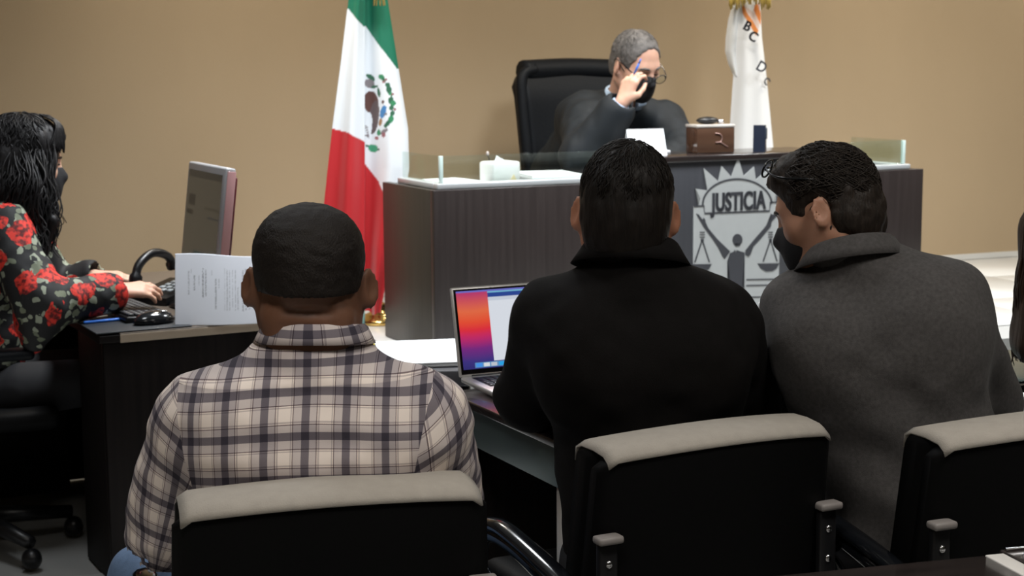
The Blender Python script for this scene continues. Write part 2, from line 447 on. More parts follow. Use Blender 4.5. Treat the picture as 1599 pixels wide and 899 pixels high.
def torso_ops(j, wd, dp, inf=0.0, arms=True, cuff=None, sw=None, kk=.06):
    """clothed or bare upper body: j = joints; wd half width of chest, dp half depth"""
    tf, H = torso_frame(j['pel'], j['nb'], j['shL'], j['shR'])
    i = inf
    o = [u(ell((0, .01, .03), (wd*.92+i, dp*1.12+i, .15), tf)), u(ell((0, .02, H*.34), (wd*.92+i, dp*1.08+i, H*.30), tf), kk),
         u(ell((0, .0, H*.66), (wd+i, dp+i, H*.27), tf), kk)]
    for s, sh in ((-1, 'shL'), (1, 'shR')):
        S = npv(j[sh])
        o.append(u(rc(npv(j['nb'])-tf.R[:, 2]*.045, S, .062+i, j.get('rs', .066)+i), .05))
        c = npv(j['pel'])+tf.R[:, 2]*H*.72+tf.R[:, 0]*s*wd*.55-tf.R[:, 1]*dp*.35
        o.append(u(ell((0, 0, 0), (wd*.45+i, .07+i, H*.2), XF(tf.R, c)), .06))
    if arms:
        ra = j.get('ra', .056)
        for sd in 'LR':
            S, E, Wr = npv(j['sh'+sd]), npv(j['el'+sd]), npv(j['wr'+sd])
            o.append(u(rc(S, E, ra*1.14+i, ra*.88+i), .035))
            e = Wr if cuff is None else E+(Wr-E)*cuff
            if cuff is None or cuff > 0: o.append(u(rc(E, e, ra*.88+i, (ra*.62+i if cuff is None else ra*.70+i)), .02))
    return o
def legs_ops(j, r=.082, inf=0.0):
    o = []
    for sd in 'LR':
        Hp, K, An = npv(j['hip'+sd]), npv(j['kn'+sd]), npv(j['an'+sd])
        o += [u(rc(Hp, K, r*1.1+inf, r*.8+inf), .04), u(rc(K, An, r*.75+inf, r*.52+inf), .03)]
    o.append(u(ell((0, 0, -.02), (.19+inf, .16+inf, .12+inf), XF(rot(j.get('rz', 0)), j['pel'])), .05))
    return o
def folds(c, amp=.006, sc=14, ax=(1, 1, 1), seed=0):
    def d(p): return amp*vnoise((p-c)*np.array(ax)*sc, seed)+amp*.5*vnoise((p-c)*np.array(ax)*sc*2.1+7, seed+3)
    return d
def collar(mb, c, R, rx, ry, hb, hf, fall, flare, th=.004, a0=-155, a1=155, lift=.02, n=40):
    """turn-down collar round a neck: c centre at the base, back of the neck at -y of frame R; a=0 is the back"""
    vs_, fs = [], []
    R = np.array(R); c = npv(c)
    for i in range(n+1):
        a = R_(a0+(a1-a0)*i/n); ca, sa = math.cos(a), math.sin(a)
        bk = (1+ca)/2
        h = hf+(hb-hf)*bk; z0 = lift*bk
        def pt(r, z): return c+R @ V((rx+r)*sa, -(ry+r)*ca, z+z0)
        prof = [(0, -.012), (-.001, h*.6), (.001, h), (.005, h+.003), (.010, h-.001), (.012+flare*.5, h-fall*.55), (.013+flare, h-fall), (.009+flare, h-fall-.001), (.007+flare*.4, h-fall*.5), (.006, h*.4), (.004, -.012)]
        vs_ += [pt(*q) for q in prof]
    m = 11
    for i in range(n):
        for k in range(m):
            fs.append((i*m+k, i*m+(k+1) % m, (i+1)*m+(k+1) % m, (i+1)*m+k))
    fs.append(tuple(range(m))); fs.append(tuple(n*m+k for k in range(m-1, -1, -1)))
    mb.add(vs_, [f[::-1] for f in fs], True)
def locks(mb, hx, keep, n, ln=(.3, .6), off=.004, r=.003, crown=(0, -.04, 1), wave=0.0, part=None, c=(0, -.014, .036), rad=(.081, .102, .094), sides=4, seed=1):
    """tapered locks of hair combed from the crown over the skull"""
    g = np.random.default_rng(seed); cr = npv(crown)/np.linalg.norm(crown)
    e1 = np.cross(cr, (1, 0, 0)); e1 /= np.linalg.norm(e1); e2 = np.cross(cr, e1); made = 0; tries = 0
    while made < n and tries < n*8:
        tries += 1
        th = g.uniform(0, 2*math.pi); p0 = math.acos(1-g.uniform(0, 1.55)); L = g.uniform(*ln)
        pts = []; ok = True; ph = g.uniform(0, 6.28); of = off*g.uniform(.3, 1.3)
        for k in range(6):
            t = k/5; ph_ = p0+L*t; tt = th+wave*math.sin(ph+t*5)*.5/max(.4, math.sin(ph_))
            d = cr*math.cos(ph_)+(e1*math.cos(tt)+e2*math.sin(tt))*math.sin(ph_)
            q = V(*c)+V(*rad)*d*(1+of/.09*(math.sin(math.pi*min(1, .15+t))))
            if not keep(q): ok = False; break
            pts.append(hx.p(q))
        if not ok: continue
        made += 1
        rr = r*g.uniform(.6, 1.3)
        mb.tube(pts, [rr*.5, rr, rr*1.1, rr*.9, rr*.6, rr*.15], sides, False)

def hair_mat(name, c1, c2, rough=.35, sc=140, st=(1, 1, .12)):
    m = mat(name, c1, rough, var=.9, vscale=sc, bump=.5, bscale=sc*1.3, stretch=st, spec=.3, col2=c2); return m
M['hair_black'] = hair_mat('black_hair', (.006, .005, .0045), (.016, .011, .008), .55)
M['hair_short'] = hair_mat('cropped_black_hair', (.006, .005, .0045), (.02, .014, .011), .6, 400, (1, 1, .5))
M['hair_grey'] = hair_mat('greying_hair', (.07, .062, .058), (.24, .22, .205), .6, 300, (1, 1, .4))
M['hair_darkbrown'] = hair_mat('dark_brown_hair', (.014, .010, .008), (.04, .029, .022), .55, 160, (1, 1, .3))
M['hair_woman'] = hair_mat('long_black_hair', (.007, .006, .006), (.014, .012, .013), .5, 90, (1, 1, .06))
M['hair_brown'] = hair_mat('long_brown_hair', (.022, .013, .009), (.06, .035, .022), .4, 90, (1, 1, .06))
def skin_mat(name, c): return mat(name, c, .5, sss=.25, var=.10, vscale=30, bump=.06, bscale=300, spec=.4)
M['skin_a'] = skin_mat('brown_skin', (.17, .080, .048))
M['skin_b'] = skin_mat('tan_skin', (.42, .19, .115))
M['skin_c'] = skin_mat('olive_skin', (.45, .235, .155))
M['skin_j'] = skin_mat('fair_skin', (.62, .36, .26))
M['skin_w'] = skin_mat('light_skin', (.66, .40, .29))
M['mask'] = mat('black_mask_cloth', (.012, .012, .014), .8, bump=.1, bscale=300)
M['dark_suit'] = mat('black_wool', (.0070, .0062, .0060), .9, var=.25, vscale=60, bump=.15, bscale=500, spec=.12)
M['grey_suit'] = mat('grey_melange_wool', (.062, .058, .057), .9, var=.35, vscale=130, bump=.2, bscale=500, sheen=.05, spec=.2, col2=(.104, .098, .096))
M['robe'] = mat('black_robe', (.009, .012, .015), .65, var=.2, vscale=25, bump=.1, bscale=300, spec=.3)
M['blue_shirt'] = mat('pale_blue_shirt', (.42, .55, .72), .8, bump=.05, bscale=300)
M['trouser'] = mat('dark_trousers', (.012, .012, .014), .85)
M['denim'] = mat('blue_denim', (.10, .16, .27), .9, var=.25, vscale=80, bump=.2, bscale=500)
M['shoe'] = mat('black_shoe', (.008, .007, .007), .3)

def plaid_mat():
    m, nt, b = nm('plaid_cotton'); N = nt.nodes.new; Lk = nt.links.new
    uv = N('ShaderNodeUVMap'); sp = N('ShaderNodeSeparateXYZ'); Lk(uv.outputs[0], sp.inputs[0])
    def bands(out, stops, per):
        d = N('ShaderNodeMath'); d.operation = 'DIVIDE'; d.inputs[1].default_value = per; Lk(out, d.inputs[0])
        f = N('ShaderNodeMath'); f.operation = 'FRACT'; Lk(d.outputs[0], f.inputs[0])
        cr = N('ShaderNodeValToRGB'); cr.color_ramp.interpolation = 'CONSTANT'
        el = cr.color_ramp.elements
        el[0].position = 0; el[0].color = (*stops[0][1], 1); el[1].position = stops[1][0]; el[1].color = (*stops[1][1], 1)
        for p, c in stops[2:]:
            e = el.new(p); e.color = (*c, 1)
        Lk(f.outputs[0], cr.inputs[0]); return cr.outputs[0]
    wh = (.92, .865, .82); gy = (.60, .55, .54); dk = (.19, .175, .20); ln = (.22, .175, .18); lg = (.66, .62, .62)
    st = [(0, dk), (.18, lg), (.345, ln), (.368, wh), (.39, gy), (.43, wh), (.72, gy), (.75, wh), (.772, ln), (.795, lg), (.985, dk)]
    cu = bands(sp.outputs[0], st, .0635); cv = bands(sp.outputs[1], st, .0635)
    mx = N('ShaderNodeMix'); mx.data_type = 'RGBA'; mx.blend_type = 'MULTIPLY'; mx.inputs[0].default_value = 1
    Lk(cu, mx.inputs[6]); Lk(cv, mx.inputs[7])
    g = N('ShaderNodeMix'); g.data_type = 'RGBA'; g.blend_type = 'ADD'; g.inputs[0].default_value = 1
    Lk(mx.outputs[2], g.inputs[6]); g.inputs[7].default_value = (.006, .006, .012, 1)
    Lk(g.outputs[2], b.inputs['Base Color']); b.inputs['Roughness'].default_value = .85; b.inputs['Specular IOR Level'].default_value = .25
    n = N('ShaderNodeTexNoise'); n.inputs['Scale'].default_value = 900; tc = N('ShaderNodeTexCoord'); Lk(tc.outputs['Object'], n.inputs['Vector'])
    bp = N('ShaderNodeBump'); bp.inputs['Strength'].default_value = .15; bp.inputs['Distance'].default_value = .002
    Lk(n.outputs[0], bp.inputs['Height']); Lk(bp.outputs[0], b.inputs['Normal'])
    return m
M['plaid'] = plaid_mat()
def floral_mat():
    m, nt, b = nm('floral_print'); N = nt.nodes.new; Lk = nt.links.new
    tc = N('ShaderNodeTexCoord'); nz = N('ShaderNodeTexNoise'); nz.inputs['Scale'].default_value = 22; nz.inputs['Detail'].default_value = 3
    Lk(tc.outputs['Object'], nz.inputs['Vector'])
    ad = N('ShaderNodeVectorMath'); ad.operation = 'MULTIPLY_ADD'; ad.inputs[1].default_value = (.045, .045, .045)
    Lk(nz.outputs['Color'], ad.inputs[0]); Lk(tc.outputs['Object'], ad.inputs[2])
    def spots(scale, thr, soft=.01, keep=.5):
        v = N('ShaderNodeTexVoronoi'); v.inputs['Scale'].default_value = scale; Lk(ad.outputs[0], v.inputs['Vector'])
        lt = N('ShaderNodeMath'); lt.operation = 'LESS_THAN'; lt.inputs[1].default_value = thr; Lk(v.outputs['Distance'], lt.inputs[0])
        sc_ = N('ShaderNodeSeparateColor'); Lk(v.outputs['Color'], sc_.inputs[0])
        k = N('ShaderNodeMath'); k.operation = 'LESS_THAN'; k.inputs[1].default_value = keep; Lk(sc_.outputs[0], k.inputs[0])
        mu = N('ShaderNodeMath'); mu.operation = 'MULTIPLY'; Lk(lt.outputs[0], mu.inputs[0]); Lk(k.outputs[0], mu.inputs[1])
        return mu.outputs[0], v
    def mix(f, a, c):
        x = N('ShaderNodeMix'); x.data_type = 'RGBA'; Lk(f, x.inputs[0])
        if isinstance(a, tuple): x.inputs[6].default_value = (*a, 1)
        else: Lk(a, x.inputs[6])
        if isinstance(c, tuple): x.inputs[7].default_value = (*c, 1)
        else: Lk(c, x.inputs[7])
        return x.outputs[2]
    f1, _ = spots(38, .42, keep=.58); c = mix(f1, (.008, .008, .009), (.30, .33, .25))
    f2, _ = spots(30, .36, keep=.42); c = mix(f2, c, (.16, .18, .12))
    f3, v3 = spots(13.5, .52, keep=.62)
    n2 = N('ShaderNodeTexNoise'); n2.inputs['Scale'].default_value = 75; n2.inputs['Detail'].default_value = 2; Lk(tc.outputs['Object'], n2.inputs['Vector'])
    cr = N('ShaderNodeValToRGB'); cr.color_ramp.elements[0].position = .38; cr.color_ramp.elements[0].color = (.10, .004, .004, 1)
    cr.color_ramp.elements[1].position = .56; cr.color_ramp.elements[1].color = (.72, .035, .02, 1); Lk(n2.outputs[0], cr.inputs[0])
    c = mix(f3, c, cr.outputs[0])
    Lk(c, b.inputs['Base Color']); b.inputs['Roughness'].default_value = .75
    return m
M['floral'] = floral_mat()
# ------------------------------------------------------------------ the room
A0, A1, B1, ZC = -5.6, 4.2, 10.2, 2.9
DZ = 0.39                                   # height of the dais
def room_box(name, a0, a1, b0, b1, z0, z1, mt, kind='structure'):
    e = MB().box((a0, -b1, z0), (a1, -b0, z1)).build(name, mt, None, (RO[0], RO[1], 0), (0, 0, ROOM))
    tag(e, kind=kind); return e
room_box('wall_back', A0-.1, A1+.1, -.12, 0, 0, ZC, M['wall'])
room_box('wall_left', A0-.12, A0, 0, B1, 0, ZC, M['plain_wall'])
room_box('wall_right', A1, A1+.12, 0, B1, 0, ZC, M['plain_wall'])
room_box('wall_rear', A0-.1, A1+.1, B1, B1+.12, 0, ZC, M['plain_wall'])
room_box('ceiling', A0-.1, A1+.1, -.12, B1+.12, ZC, ZC+.1, M['ceil'])
floor = room_box('floor', A0-.1, A1+.1, -.12, B1+.12, -.06, -.006, M['grout'])
tl = MB().box((.002, .002, 0), (.598, .598, .008), .002, seg=1)
t0 = None
for i in range(-9, 4):                      # tiles of the lower floor, as far as the photograph shows them
    for j in range(5, 15):
        o = tl.build('tile', M['tile'], floor) if t0 is None else t0.copy()
        if t0 is None: t0 = o
        else: COL.objects.link(o)
        o.location = (i*.6, -j*.6, -.007)
DB = 2.05                                   # depth of the dais
DA = -2.32
dais = room_box('dais', DA, A1-.01, .005, DB, 0.003, DZ-.007, M['grout'])
for i in range(-3, 5):
    for j in range(0, 3):
        o = t0.copy(); COL.objects.link(o); o.parent = dais; o.location = (i*.6-.52, -.61-j*.6, DZ-.008)
for (b0, z) in ((DB+.01, .195),):
    st = room_box('dais_step', DA, A1-.01, b0, b0+.3, .003, z, M['tile'])
room_box('baseboard_back', DA, A1-.02, .001, .016, DZ+.002, DZ+.03, M['tile'])

# ------------------------------------------------------------------ judge's bench
BR = R_(26); BX, BY = -.28, 5.75
BL, BD, BH, BC = 2.24, .50, .605, .70       # length, depth, height over the dais, height of the middle
C0, C1 = .88, 1.74                          # the raised middle
bench = empty('judge_bench', (BX, BY, DZ+.002), BR, 'long dark wood judge bench with glass guards and silver emblem', 'bench')
MB().box((0, 0, 0), (C0-.002, .03, BH), .002).build('front_panel', M['wenge'], bench)
MB().box((C1+.002, 0, 0), (BL, .03, BH), .002).build('front_panel', M['wenge'], bench)
MB().box((0, .0305, 0), (.03, BD, BH), .002).build('side_panel', M['wenge_side'], bench)
MB().box((BL-.03, .0305, 0), (BL, BD, BH), .002).build('side_panel', M['wenge_side'], bench)
MB().box((C0, -.055, 0), (C1, .03, BC-.025), .002).build('centre_panel', M['panel'], bench)
MB().box((C0-.012, -.065, BC-.024), (C1+.012, .27, BC), .003).build('counter_top', M['wenge_top'], bench)
MB().box((.0305, .0305, BH-.03), (C0, BD, BH-.004), .002).build('work_top', M['wenge_top'], bench)
MB().box((C1, .0305, BH-.03), (BL, BD, BH-.004), .002).build('work_top', M['wenge_top'], bench)
MB().box((C0, .0305, BH-.05), (C1, BD, BH-.02), .002).build('work_top', M['wenge_top'], bench)
G0, GH = .052, .098                         # glass guards on pale ledges
MB().box((G0-.03, .012, BH+.001), (C0-.014, .055, BH+.022), .003).build('ledge', M['ledge'], bench)
MB().box((G0-.03, .057, BH+.001), (G0+.018, .40, BH+.022), .003).build('ledge', M['ledge'], bench)
MB().box((C1+.014, .012, BH+.001), (BL-.06, .055, BH+.022), .003).build('ledge', M['ledge'], bench)
MB().box((BL-.108, .057, BH+.001), (BL-.06, .40, BH+.022), .003).build('ledge', M['ledge'], bench)
for (lo, hi) in (((G0, .03, BH+.023), (C0-.014, .036, BH+.023+GH)), ((G0-.012, .045, BH+.023), (G0-.006, .39, BH+.023+GH)),
                 ((C1+.014, .03, BH+.023), (BL-.09, .036, BH+.023+GH)), ((BL-.078, .045, BH+.023), (BL-.072, .39, BH+.023+GH))):
    tag(MB().box(lo, hi, .0008, seg=1).build('glass_pane', M['pane'], bench), 'low clear glass guard pane')
M['glass_edge'] = mat('pale_green_glass_edge', (.55, .68, .64), .15, spec=.8)
MB().box((G0-.014, .026, BH+.023), (G0-.001, .042, BH+.023+GH), .002).build('corner_post', M['glass_edge'], bench)
MB().box((BL-.089, .026, BH+.023), (BL-.076, .042, BH+.023+GH), .002).build('corner_post', M['glass_edge'], bench)

# the emblem, drawn flat and mounted on the middle panel
EX, EZ0 = 1.268, .444                       # its middle on the panel
def E(cx, cy): return ((cx-403)*.000800, -(cy+.060*(cx-403)-430)*.000690)
em = MB().prism([E(*p) for p in [(178, 352), (188, 312), (160, 258), (228, 266), (205, 142), (290, 215), (308, 128), (365, 188), (403, 78), (437, 183),
      (497, 128), (508, 203), (598, 128), (575, 250), (635, 238), (618, 318), (632, 330), (655, 330), (655, 700), (655, 955), (403, 985), (150, 985), (150, 357)]], -.004, 0)
emb = em.build('emblem_plate', M['silver'], bench, (EX, -.0555, EZ0))
emb['label'] = 'silver sunburst shield emblem'
def dark(name, polys, y=-.0055):
    mb = MB()
    for q in polys: mb.prism([E(*p) for p in q], y, -.004)
    return mb.build(name, M['emblem_dark'], emb)
def ribbon(pts, w):
    L, Rr = [], []
    for i, p in enumerate(pts):
        a = pts[max(i-1, 0)]; b = pts[min(i+1, len(pts)-1)]
        dx, dy = b[0]-a[0], b[1]-a[1]; n = math.hypot(dx, dy); dx /= n; dy /= n
        L.append((p[0]-dy*w, p[1]+dx*w)); Rr.append((p[0]+dy*w, p[1]-dx*w))
    return L+Rr[::-1]
arc = [(403-203*math.cos(R_(t)), 349-149*math.sin(R_(t))) for t in range(6, 176, 5)]
dark('dome_outline', [ribbon([(200, 350)]+arc+[(602, 338)], 4.5)])
dark('banner_outline', [ribbon([(150, 356), (207, 353), (212, 396), (592, 380), (596, 330), (655, 328)], 4.5)])
dark('raised_arm', [[(163, 398), (178, 402), (200, 432), (206, 420), (216, 432), (218, 462), (290, 545), (362, 612), (330, 655), (318, 640), (292, 590), (262, 545), (205, 470)]])
dark('raised_arm', [[(643, 386), (636, 408), (606, 440), (600, 470), (545, 535), (498, 585), (482, 630), (470, 642), (450, 632), (452, 606), (500, 548), (560, 480), (602, 425), (600, 396), (610, 402)]])
dark('figure_head', [[(404+29*math.cos(a*.3), 546+34*math.sin(a*.3)) for a in range(21)], [(385, 565), (422, 565), (418, 582), (390, 582)]])
dark('figure_torso', [[(362, 622), (385, 612), (388, 603), (395, 620), (403, 605), (412, 618), (420, 612), (446, 618), (448, 700), (436, 800), (450, 985), (350, 985), (372, 800), (346, 668)]])
for cx in (600, 200):
    dark('scale_bars', [[(cx-14, yy), (cx+14, yy), (cx+14, yy+4), (cx-14, yy+4)] for yy in (500, 514, 528)])
    dark('scale_pan', [ribbon([(cx, 545), (cx-42, 672)], 3.5), ribbon([(cx, 545), (cx+42, 672)], 3.5), [(cx-8, 540), (cx+8, 540), (cx+8, 556), (cx-8, 556)],
         [(cx-75, 683), (cx+55, 683), (cx+40, 712), (cx+15, 728), (cx-25, 730), (cx-55, 712)]])
for y in (772, 806, 874):
    for x in (460, 165): dark('base_line', [[(x, y), (x+180, y), (x+180, y+6), (x, y+6)]])

def text_mesh(name, s, size, depth, mt, parent, loc, rotm, sx=1.0, off=0.0, shear=0, bold=()):
    cu = bpy.data.curves.new(name, 'FONT'); cu.body = s; cu.size = size; cu.extrude = depth; cu.offset = off
    cu.space_character = 1.04; cu.align_x = 'CENTER'; cu.align_y = 'CENTER'; cu.shear = shear
    o = bpy.data.objects.new(name, cu); COL.objects.link(o)
    dg = bpy.context.evaluated_depsgraph_get(); me = bpy.data.meshes.new_from_object(o.evaluated_get(dg))
    bpy.data.objects.remove(o)
    me.transform(Matrix.Diagonal((sx, 1, 1, 1)))
    if bold:                                # heavier strokes: the outline widened sideways
        bm = bmesh.new()
        for dx in bold:
            m2 = me.copy(); m2.transform(Matrix.Translation((dx, 0, abs(dx)*.05))); bm.from_mesh(m2); bpy.data.meshes.remove(m2)
        bm.to_mesh(me); bm.free()
    t = link(name, me, mt, parent, loc); t.rotation_euler = rotm; return t
ex, ez = E(409, 331)
text_mesh('lettering', 'JUSTICIA', .100, .001, M['emblem_dark'], emb, (ex, -.005, ez), (R_(90), 0, 0), .62, .0022, bold=(-.0019, 0, .0019))

# ------------------------------------------------------------------ things on the bench
def bench_pt(x, y, z): 
    return Vector((BX+x*math.cos(BR)-y*math.sin(BR), BY+x*math.sin(BR)+y*math.cos(BR), DZ+.002+z))
def paper_stack(name, loc, rz, w, d, h, label, sheets=4, group=None):
    e = empty(name, loc, rz, label, 'papers', group)
    for k in range(sheets):
        a = R_(random.uniform(-2.5, 2.5)) if sheets > 1 else 0
        MB().box((-w/2, -d/2, 0), (w/2, d/2, h/sheets-.0003), .0).build('sheet', M['paper'], e, (random.uniform(-.004, .004), random.uniform(-.004, .004), k*h/sheets), (0, 0, a))
    return e
paper_stack('paper_stack', bench_pt(.165, .23, BH-.003), BR+R_(8), .21, .28, .018, 'white papers on bench ledge left of tissue box')
paper_stack('paper_stack', bench_pt(.60, .27, BH-.003), BR-R_(10), .21, .28, .030, 'white paper stack on bench right of tissue box')
tb = empty('tissue_box', bench_pt(.325, .125, BH-.003), BR+R_(6), 'white tissue box with pale yellow print on bench ledge', 'tissue box')
MB().box((-.062, -.05, 0), (.062, .05, .092), .010).build('carton', mat('tissue_carton', (.78, .75, .74), .6), tb)
MB().prism([(.0, .004), (.052, .004), (.03, .045)], -.0515, -.0500).build('carton_print', mat('tissue_print', (.72, .58, .33), .6), tb)
v, f = sheet(8, 6, lambda a, b: ((a-.5)*.05*(1-.5*b), .012*math.sin(a*9)*b, .092+.022*b*(.6+.4*math.sin(a*5+1))))
raw('tissue', v, f, M['paper'], tb)
mic = empty('gooseneck_microphone', bench_pt(.44, .44, BH-.003), BR, 'slim gooseneck microphone behind the tissue box', 'microphone')
MB().lathe([(.03, 0), (.03, .012), (.012, .02)], sides=16).build('base', M['black_plastic'], mic)
MB().tube(spline([(0, 0, .015), (0, 0, .04), (-.008, 0, .075), (-.016, 0, .096)], 5), .0018, 6).build('stem', M['black_plastic'], mic)
MB().ball((-.017, 0, .102), (.006, .006, .010)).build('tip', mat('mic_tip', (.5, .45, .42), .5), mic)
stp = empty('stapler', bench_pt(.815, .15, BH-.003), BR+R_(25), 'small black and white stapler on bench ledge beside papers', 'stapler')
MB().box((-.07, -.016, 0), (.07, .016, .012), .004).build('base', M['black_plastic'], stp)
MB().box((-.065, -.014, .022), (.06, .014, .042), .008).build('arm', M['black_plastic'], stp)
MB().box((-.03, -.0145, .042), (.05, .0145, .050), .003).build('cap', M['paper'], stp)
MB().ball((-.055, 0, .046), .012).build('knob', M['chrome'], stp)
# on the raised counter
ZT = BC+.001
cd = empty('tent_card', bench_pt(.905, .04, ZT), BR-R_(4), 'blank white tent card standing before the judge', 'card')
v = [(-.079, -.035, 0), (.079, -.035, 0), (.079, 0, .102), (-.079, 0, .102), (.079, .035, 0), (-.079, .035, 0)]
for k, pl in enumerate((((0, 1, 2, 3)), ((3, 2, 4, 5)))):
    q = [Vector(v[i]) for i in pl]; n = (q[1]-q[0]).cross(q[2]-q[0]).normalized()*.0015
    raw('leaf', q+[p-n for p in q], [(0, 1, 2, 3), (7, 6, 5, 4), (0, 4, 5, 1), (1, 5, 6, 2), (2, 6, 7, 3), (3, 7, 4, 0)], M['paper'], cd, False)
pd = MB().box((-.085, -.05, 0), (.085, .05, .012), .002).build('note_pad', M['paper'], None, bench_pt(.985, .17, ZT), (0, 0, BR))
tag(pd, 'white note pad lying behind the tent card', 'note pad')
bx = empty('wooden_box', bench_pt(1.225, .075, ZT), BR-R_(6), 'glossy brown wooden box on the raised counter', 'box')
MB().box((-.082, -.05, 0), (.082, .05, .100), .003).build('body', M['brown_box'], bx)
MB().box((-.084, -.052, .1003), (.084, .052, .112), .003).build('lid', mat('pale_lid', (.5, .46, .42), .2, coat=.5), bx)
MB().tube(spline([(-.004+.06*0+.0, -.0515, .078), (.018, -.0515, .074), (.026, -.0515, .058), (.018, -.0515, .044), (-.002, -.0515, .042)], 6), .0022, 6).build('hook', mat('rosy_metal', (.45, .28, .24), .3, metal=.6), bx)
MB().tube(spline([(.018, -.0515, .044), (.034, -.0515, .034), (.052, -.0515, .024)], 6), .0018, 6).build('hook_tail', bpy.data.materials['rosy_metal'], bx)
gl = empty('gavel_block', bench_pt(1.215, .08, ZT+.113), BR, 'small dark domed object lying on the brown box', 'desk object')
MB().ball((0, 0, .014), (.048, .034, .0150)).build('dome', M['black_plastic'], gl)
MB().ball((.058, -.004, .009), (.016, .014, .0095)).build('bright_end', M['chrome'], gl)
ph = empty('desk_speaker', bench_pt(1.43, .03, ZT), BR+R_(14), 'navy wedge shaped device standing on the counter before white flag', 'device')
MB().prism([(-.025, 0), (.030, 0), (.006, .105), (-.016, .105)], -.024, .024, Matrix.Rotation(R_(35), 4, 'Z')).build('body', M['navy'], ph)
MB().box((-.014, -.006, .050), (.014, .0, .094), .002, Matrix.Translation((.004, -.026, 0)) @ Matrix.Rotation(R_(35), 4, 'Z')).build('front_plate', mat('slate_plastic', (.04, .055, .075), .35), ph)
hp = MB().box((-.012, -.03, 0), (.012, .03, .05), .002).build('sticky_notes', mat('yellow_blue_notes', (.55, .62, .12), .7), None, bench_pt(.80, .26, BH+.001), (0, 0, BR))
tag(hp, 'small yellow green note holder beside the judge sleeve', 'notes')

# ------------------------------------------------------------------ flags
def interp(tab, y, k):
    ys = [r[0] for r in tab]; return float(np.interp(y, ys, [r[k] for r in tab]))
def inside_poly(px, py, poly):
    c = np.zeros(len(px), bool); j = len(poly)-1
    for i in range(len(poly)):
        xi, yi = poly[i]; xj, yj = poly[j]
        c ^= ((yi > py) != (yj > py)) & (px < (xj-xi)*(py-yi)/(yj-yi+1e-9)+xi); j = i
    return c
FY = 6.45
ftab = [(-60, 552, 571, 594), (0, 545, 569, 605), (100, 533, 568, 621), (200, 520, 568, 637), (262, 513, 568, 639), (320, 507, 568, 631), (383, 502, 567, 614), (440, 507, 569, 603), (489, 520, 575, 594)]
nU, nV = 150, 330
fp, fv = [], []
for j in range(nV+1):
    y = -60+549*j/nV
    xl, xf, xr = (interp(ftab, y, k) for k in (1, 2, 3))
    grow = min(1, (j/nV)*1.2+.25)
    for i in range(nU+1):
        t = i/nU
        if t < .46: q = t/.46; x = xl+(xf+2-xl)*q; dep = -.030*math.sin(math.pi*q)*grow-.020-.014*grow*math.cos(q*9.5+.4)
        elif t < .54: q = (t-.46)/.08; x = xf+2-9*math.sin(math.pi*q)*.9-2*q; dep = -.02+.055*q-.014*grow*math.cos(9.9)*(1-q)
        else: q = (t-.54)/.46; x = xf+(xr-xf)*q; dep = .035-.05*q*grow+.016*grow*math.sin(q*8.5)
        yy = y+(1-abs(2*t-1))*6*math.sin(t*11)*(j/nV)
        fp.append((x if not (.46 <= t < .54) else (xf if t > .5 else xf+2), y, t)); p = P(x, yy, FY); fv.append((p.x, p.y+dep, p.z))
ff = [(j*(nU+1)+i, j*(nU+1)+i+1, (j+1)*(nU+1)+i+1, (j+1)*(nU+1)+i) for j in range(nV) for i in range(nU)]
fo = P(590, 500, FY); fo.z = DZ
flag = empty('tricolour_flag', (fo.x, fo.y, DZ), 0, 'green white and red flag with eagle emblem hanging from a pole', 'flag')
cloth = raw('cloth', [Vector(v)-Vector((fo.x, fo.y, DZ)) for v in fv], [q[::-1] for q in ff], attr_mat('flag_satin', .55, sheen=.25), flag)
fp = np.array(fp); fx, fy, ft = fp.T
g_w = np.where(ft < .5, np.interp(fx, [545, 569], [14, 43]), np.interp(fx, [569, 620], [40, 108]))
w_r = np.where(ft < .5, np.interp(fx, [518, 545, 568], [200, 205, 223]), np.interp(fx, [568, 590, 609, 640], [257, 281, 322, 380]))
GRN, WHT, RED = (.0, .16, .085), (.82, .86, .90), (.52, .012, .018)
col = np.where((fy < g_w)[:, None], GRN, np.where((fy < w_r)[:, None], WHT, RED)).astype(float)
def crest(cx, cy): return 540+cx/5.62, 90+cy/5.62
def blob(cx, cy, rx, ry, c, ang=0):
    x0, y0 = crest(cx, cy); dx = (fx-x0)*5.62; dy = (fy-y0)*5.62; a = R_(ang)
    m = ((dx*math.cos(a)+dy*math.sin(a))/rx)**2+((-dx*math.sin(a)+dy*math.cos(a))/ry)**2 < 1
    col[m & (ft > .5)] = c
LG, DG, BR_, GY, BLU = (.03, .24, .10), (.02, .12, .06), (.11, .045, .035), (.22, .19, .20), (.05, .22, .50)
for (a, b, rx, ry, an) in [(310, 165, 30, 22, 30), (335, 195, 22, 16, 60), (365, 235, 22, 20, 50), (378, 280, 34, 24, 75), (395, 320, 22, 15, 20), (395, 375, 24, 32, 0), (415, 400, 24, 24, 30), (400, 440, 20, 22, 0), (408, 490, 20, 26, 20), (395, 540, 24, 34, 20), (370, 570, 26, 20, -40), (350, 590, 20, 16, -40), (205, 165, 36, 22, 20), (230, 180, 16, 26, -20)]: blob(a, b, rx, ry, LG if (a+b) % 2 else DG, an)
for (a, b) in [(352, 190), (410, 320), (430, 455), (330, 210)]: blob(a, b, 12, 12, (.3, .12, .13))
blob(200, 225, 44, 40, GY); blob(245, 250, 34, 12, DG, -15); blob(285, 300, 14, 44, DG, -10)
blob(215, 390, 66, 100, BR_); blob(240, 520, 45, 150, (.12, .085, .085), 8); blob(195, 590, 28, 110, WHT, 4)
for k in range(6): blob(172+k*3, 610+k*18, 16, 5, GY, 30)
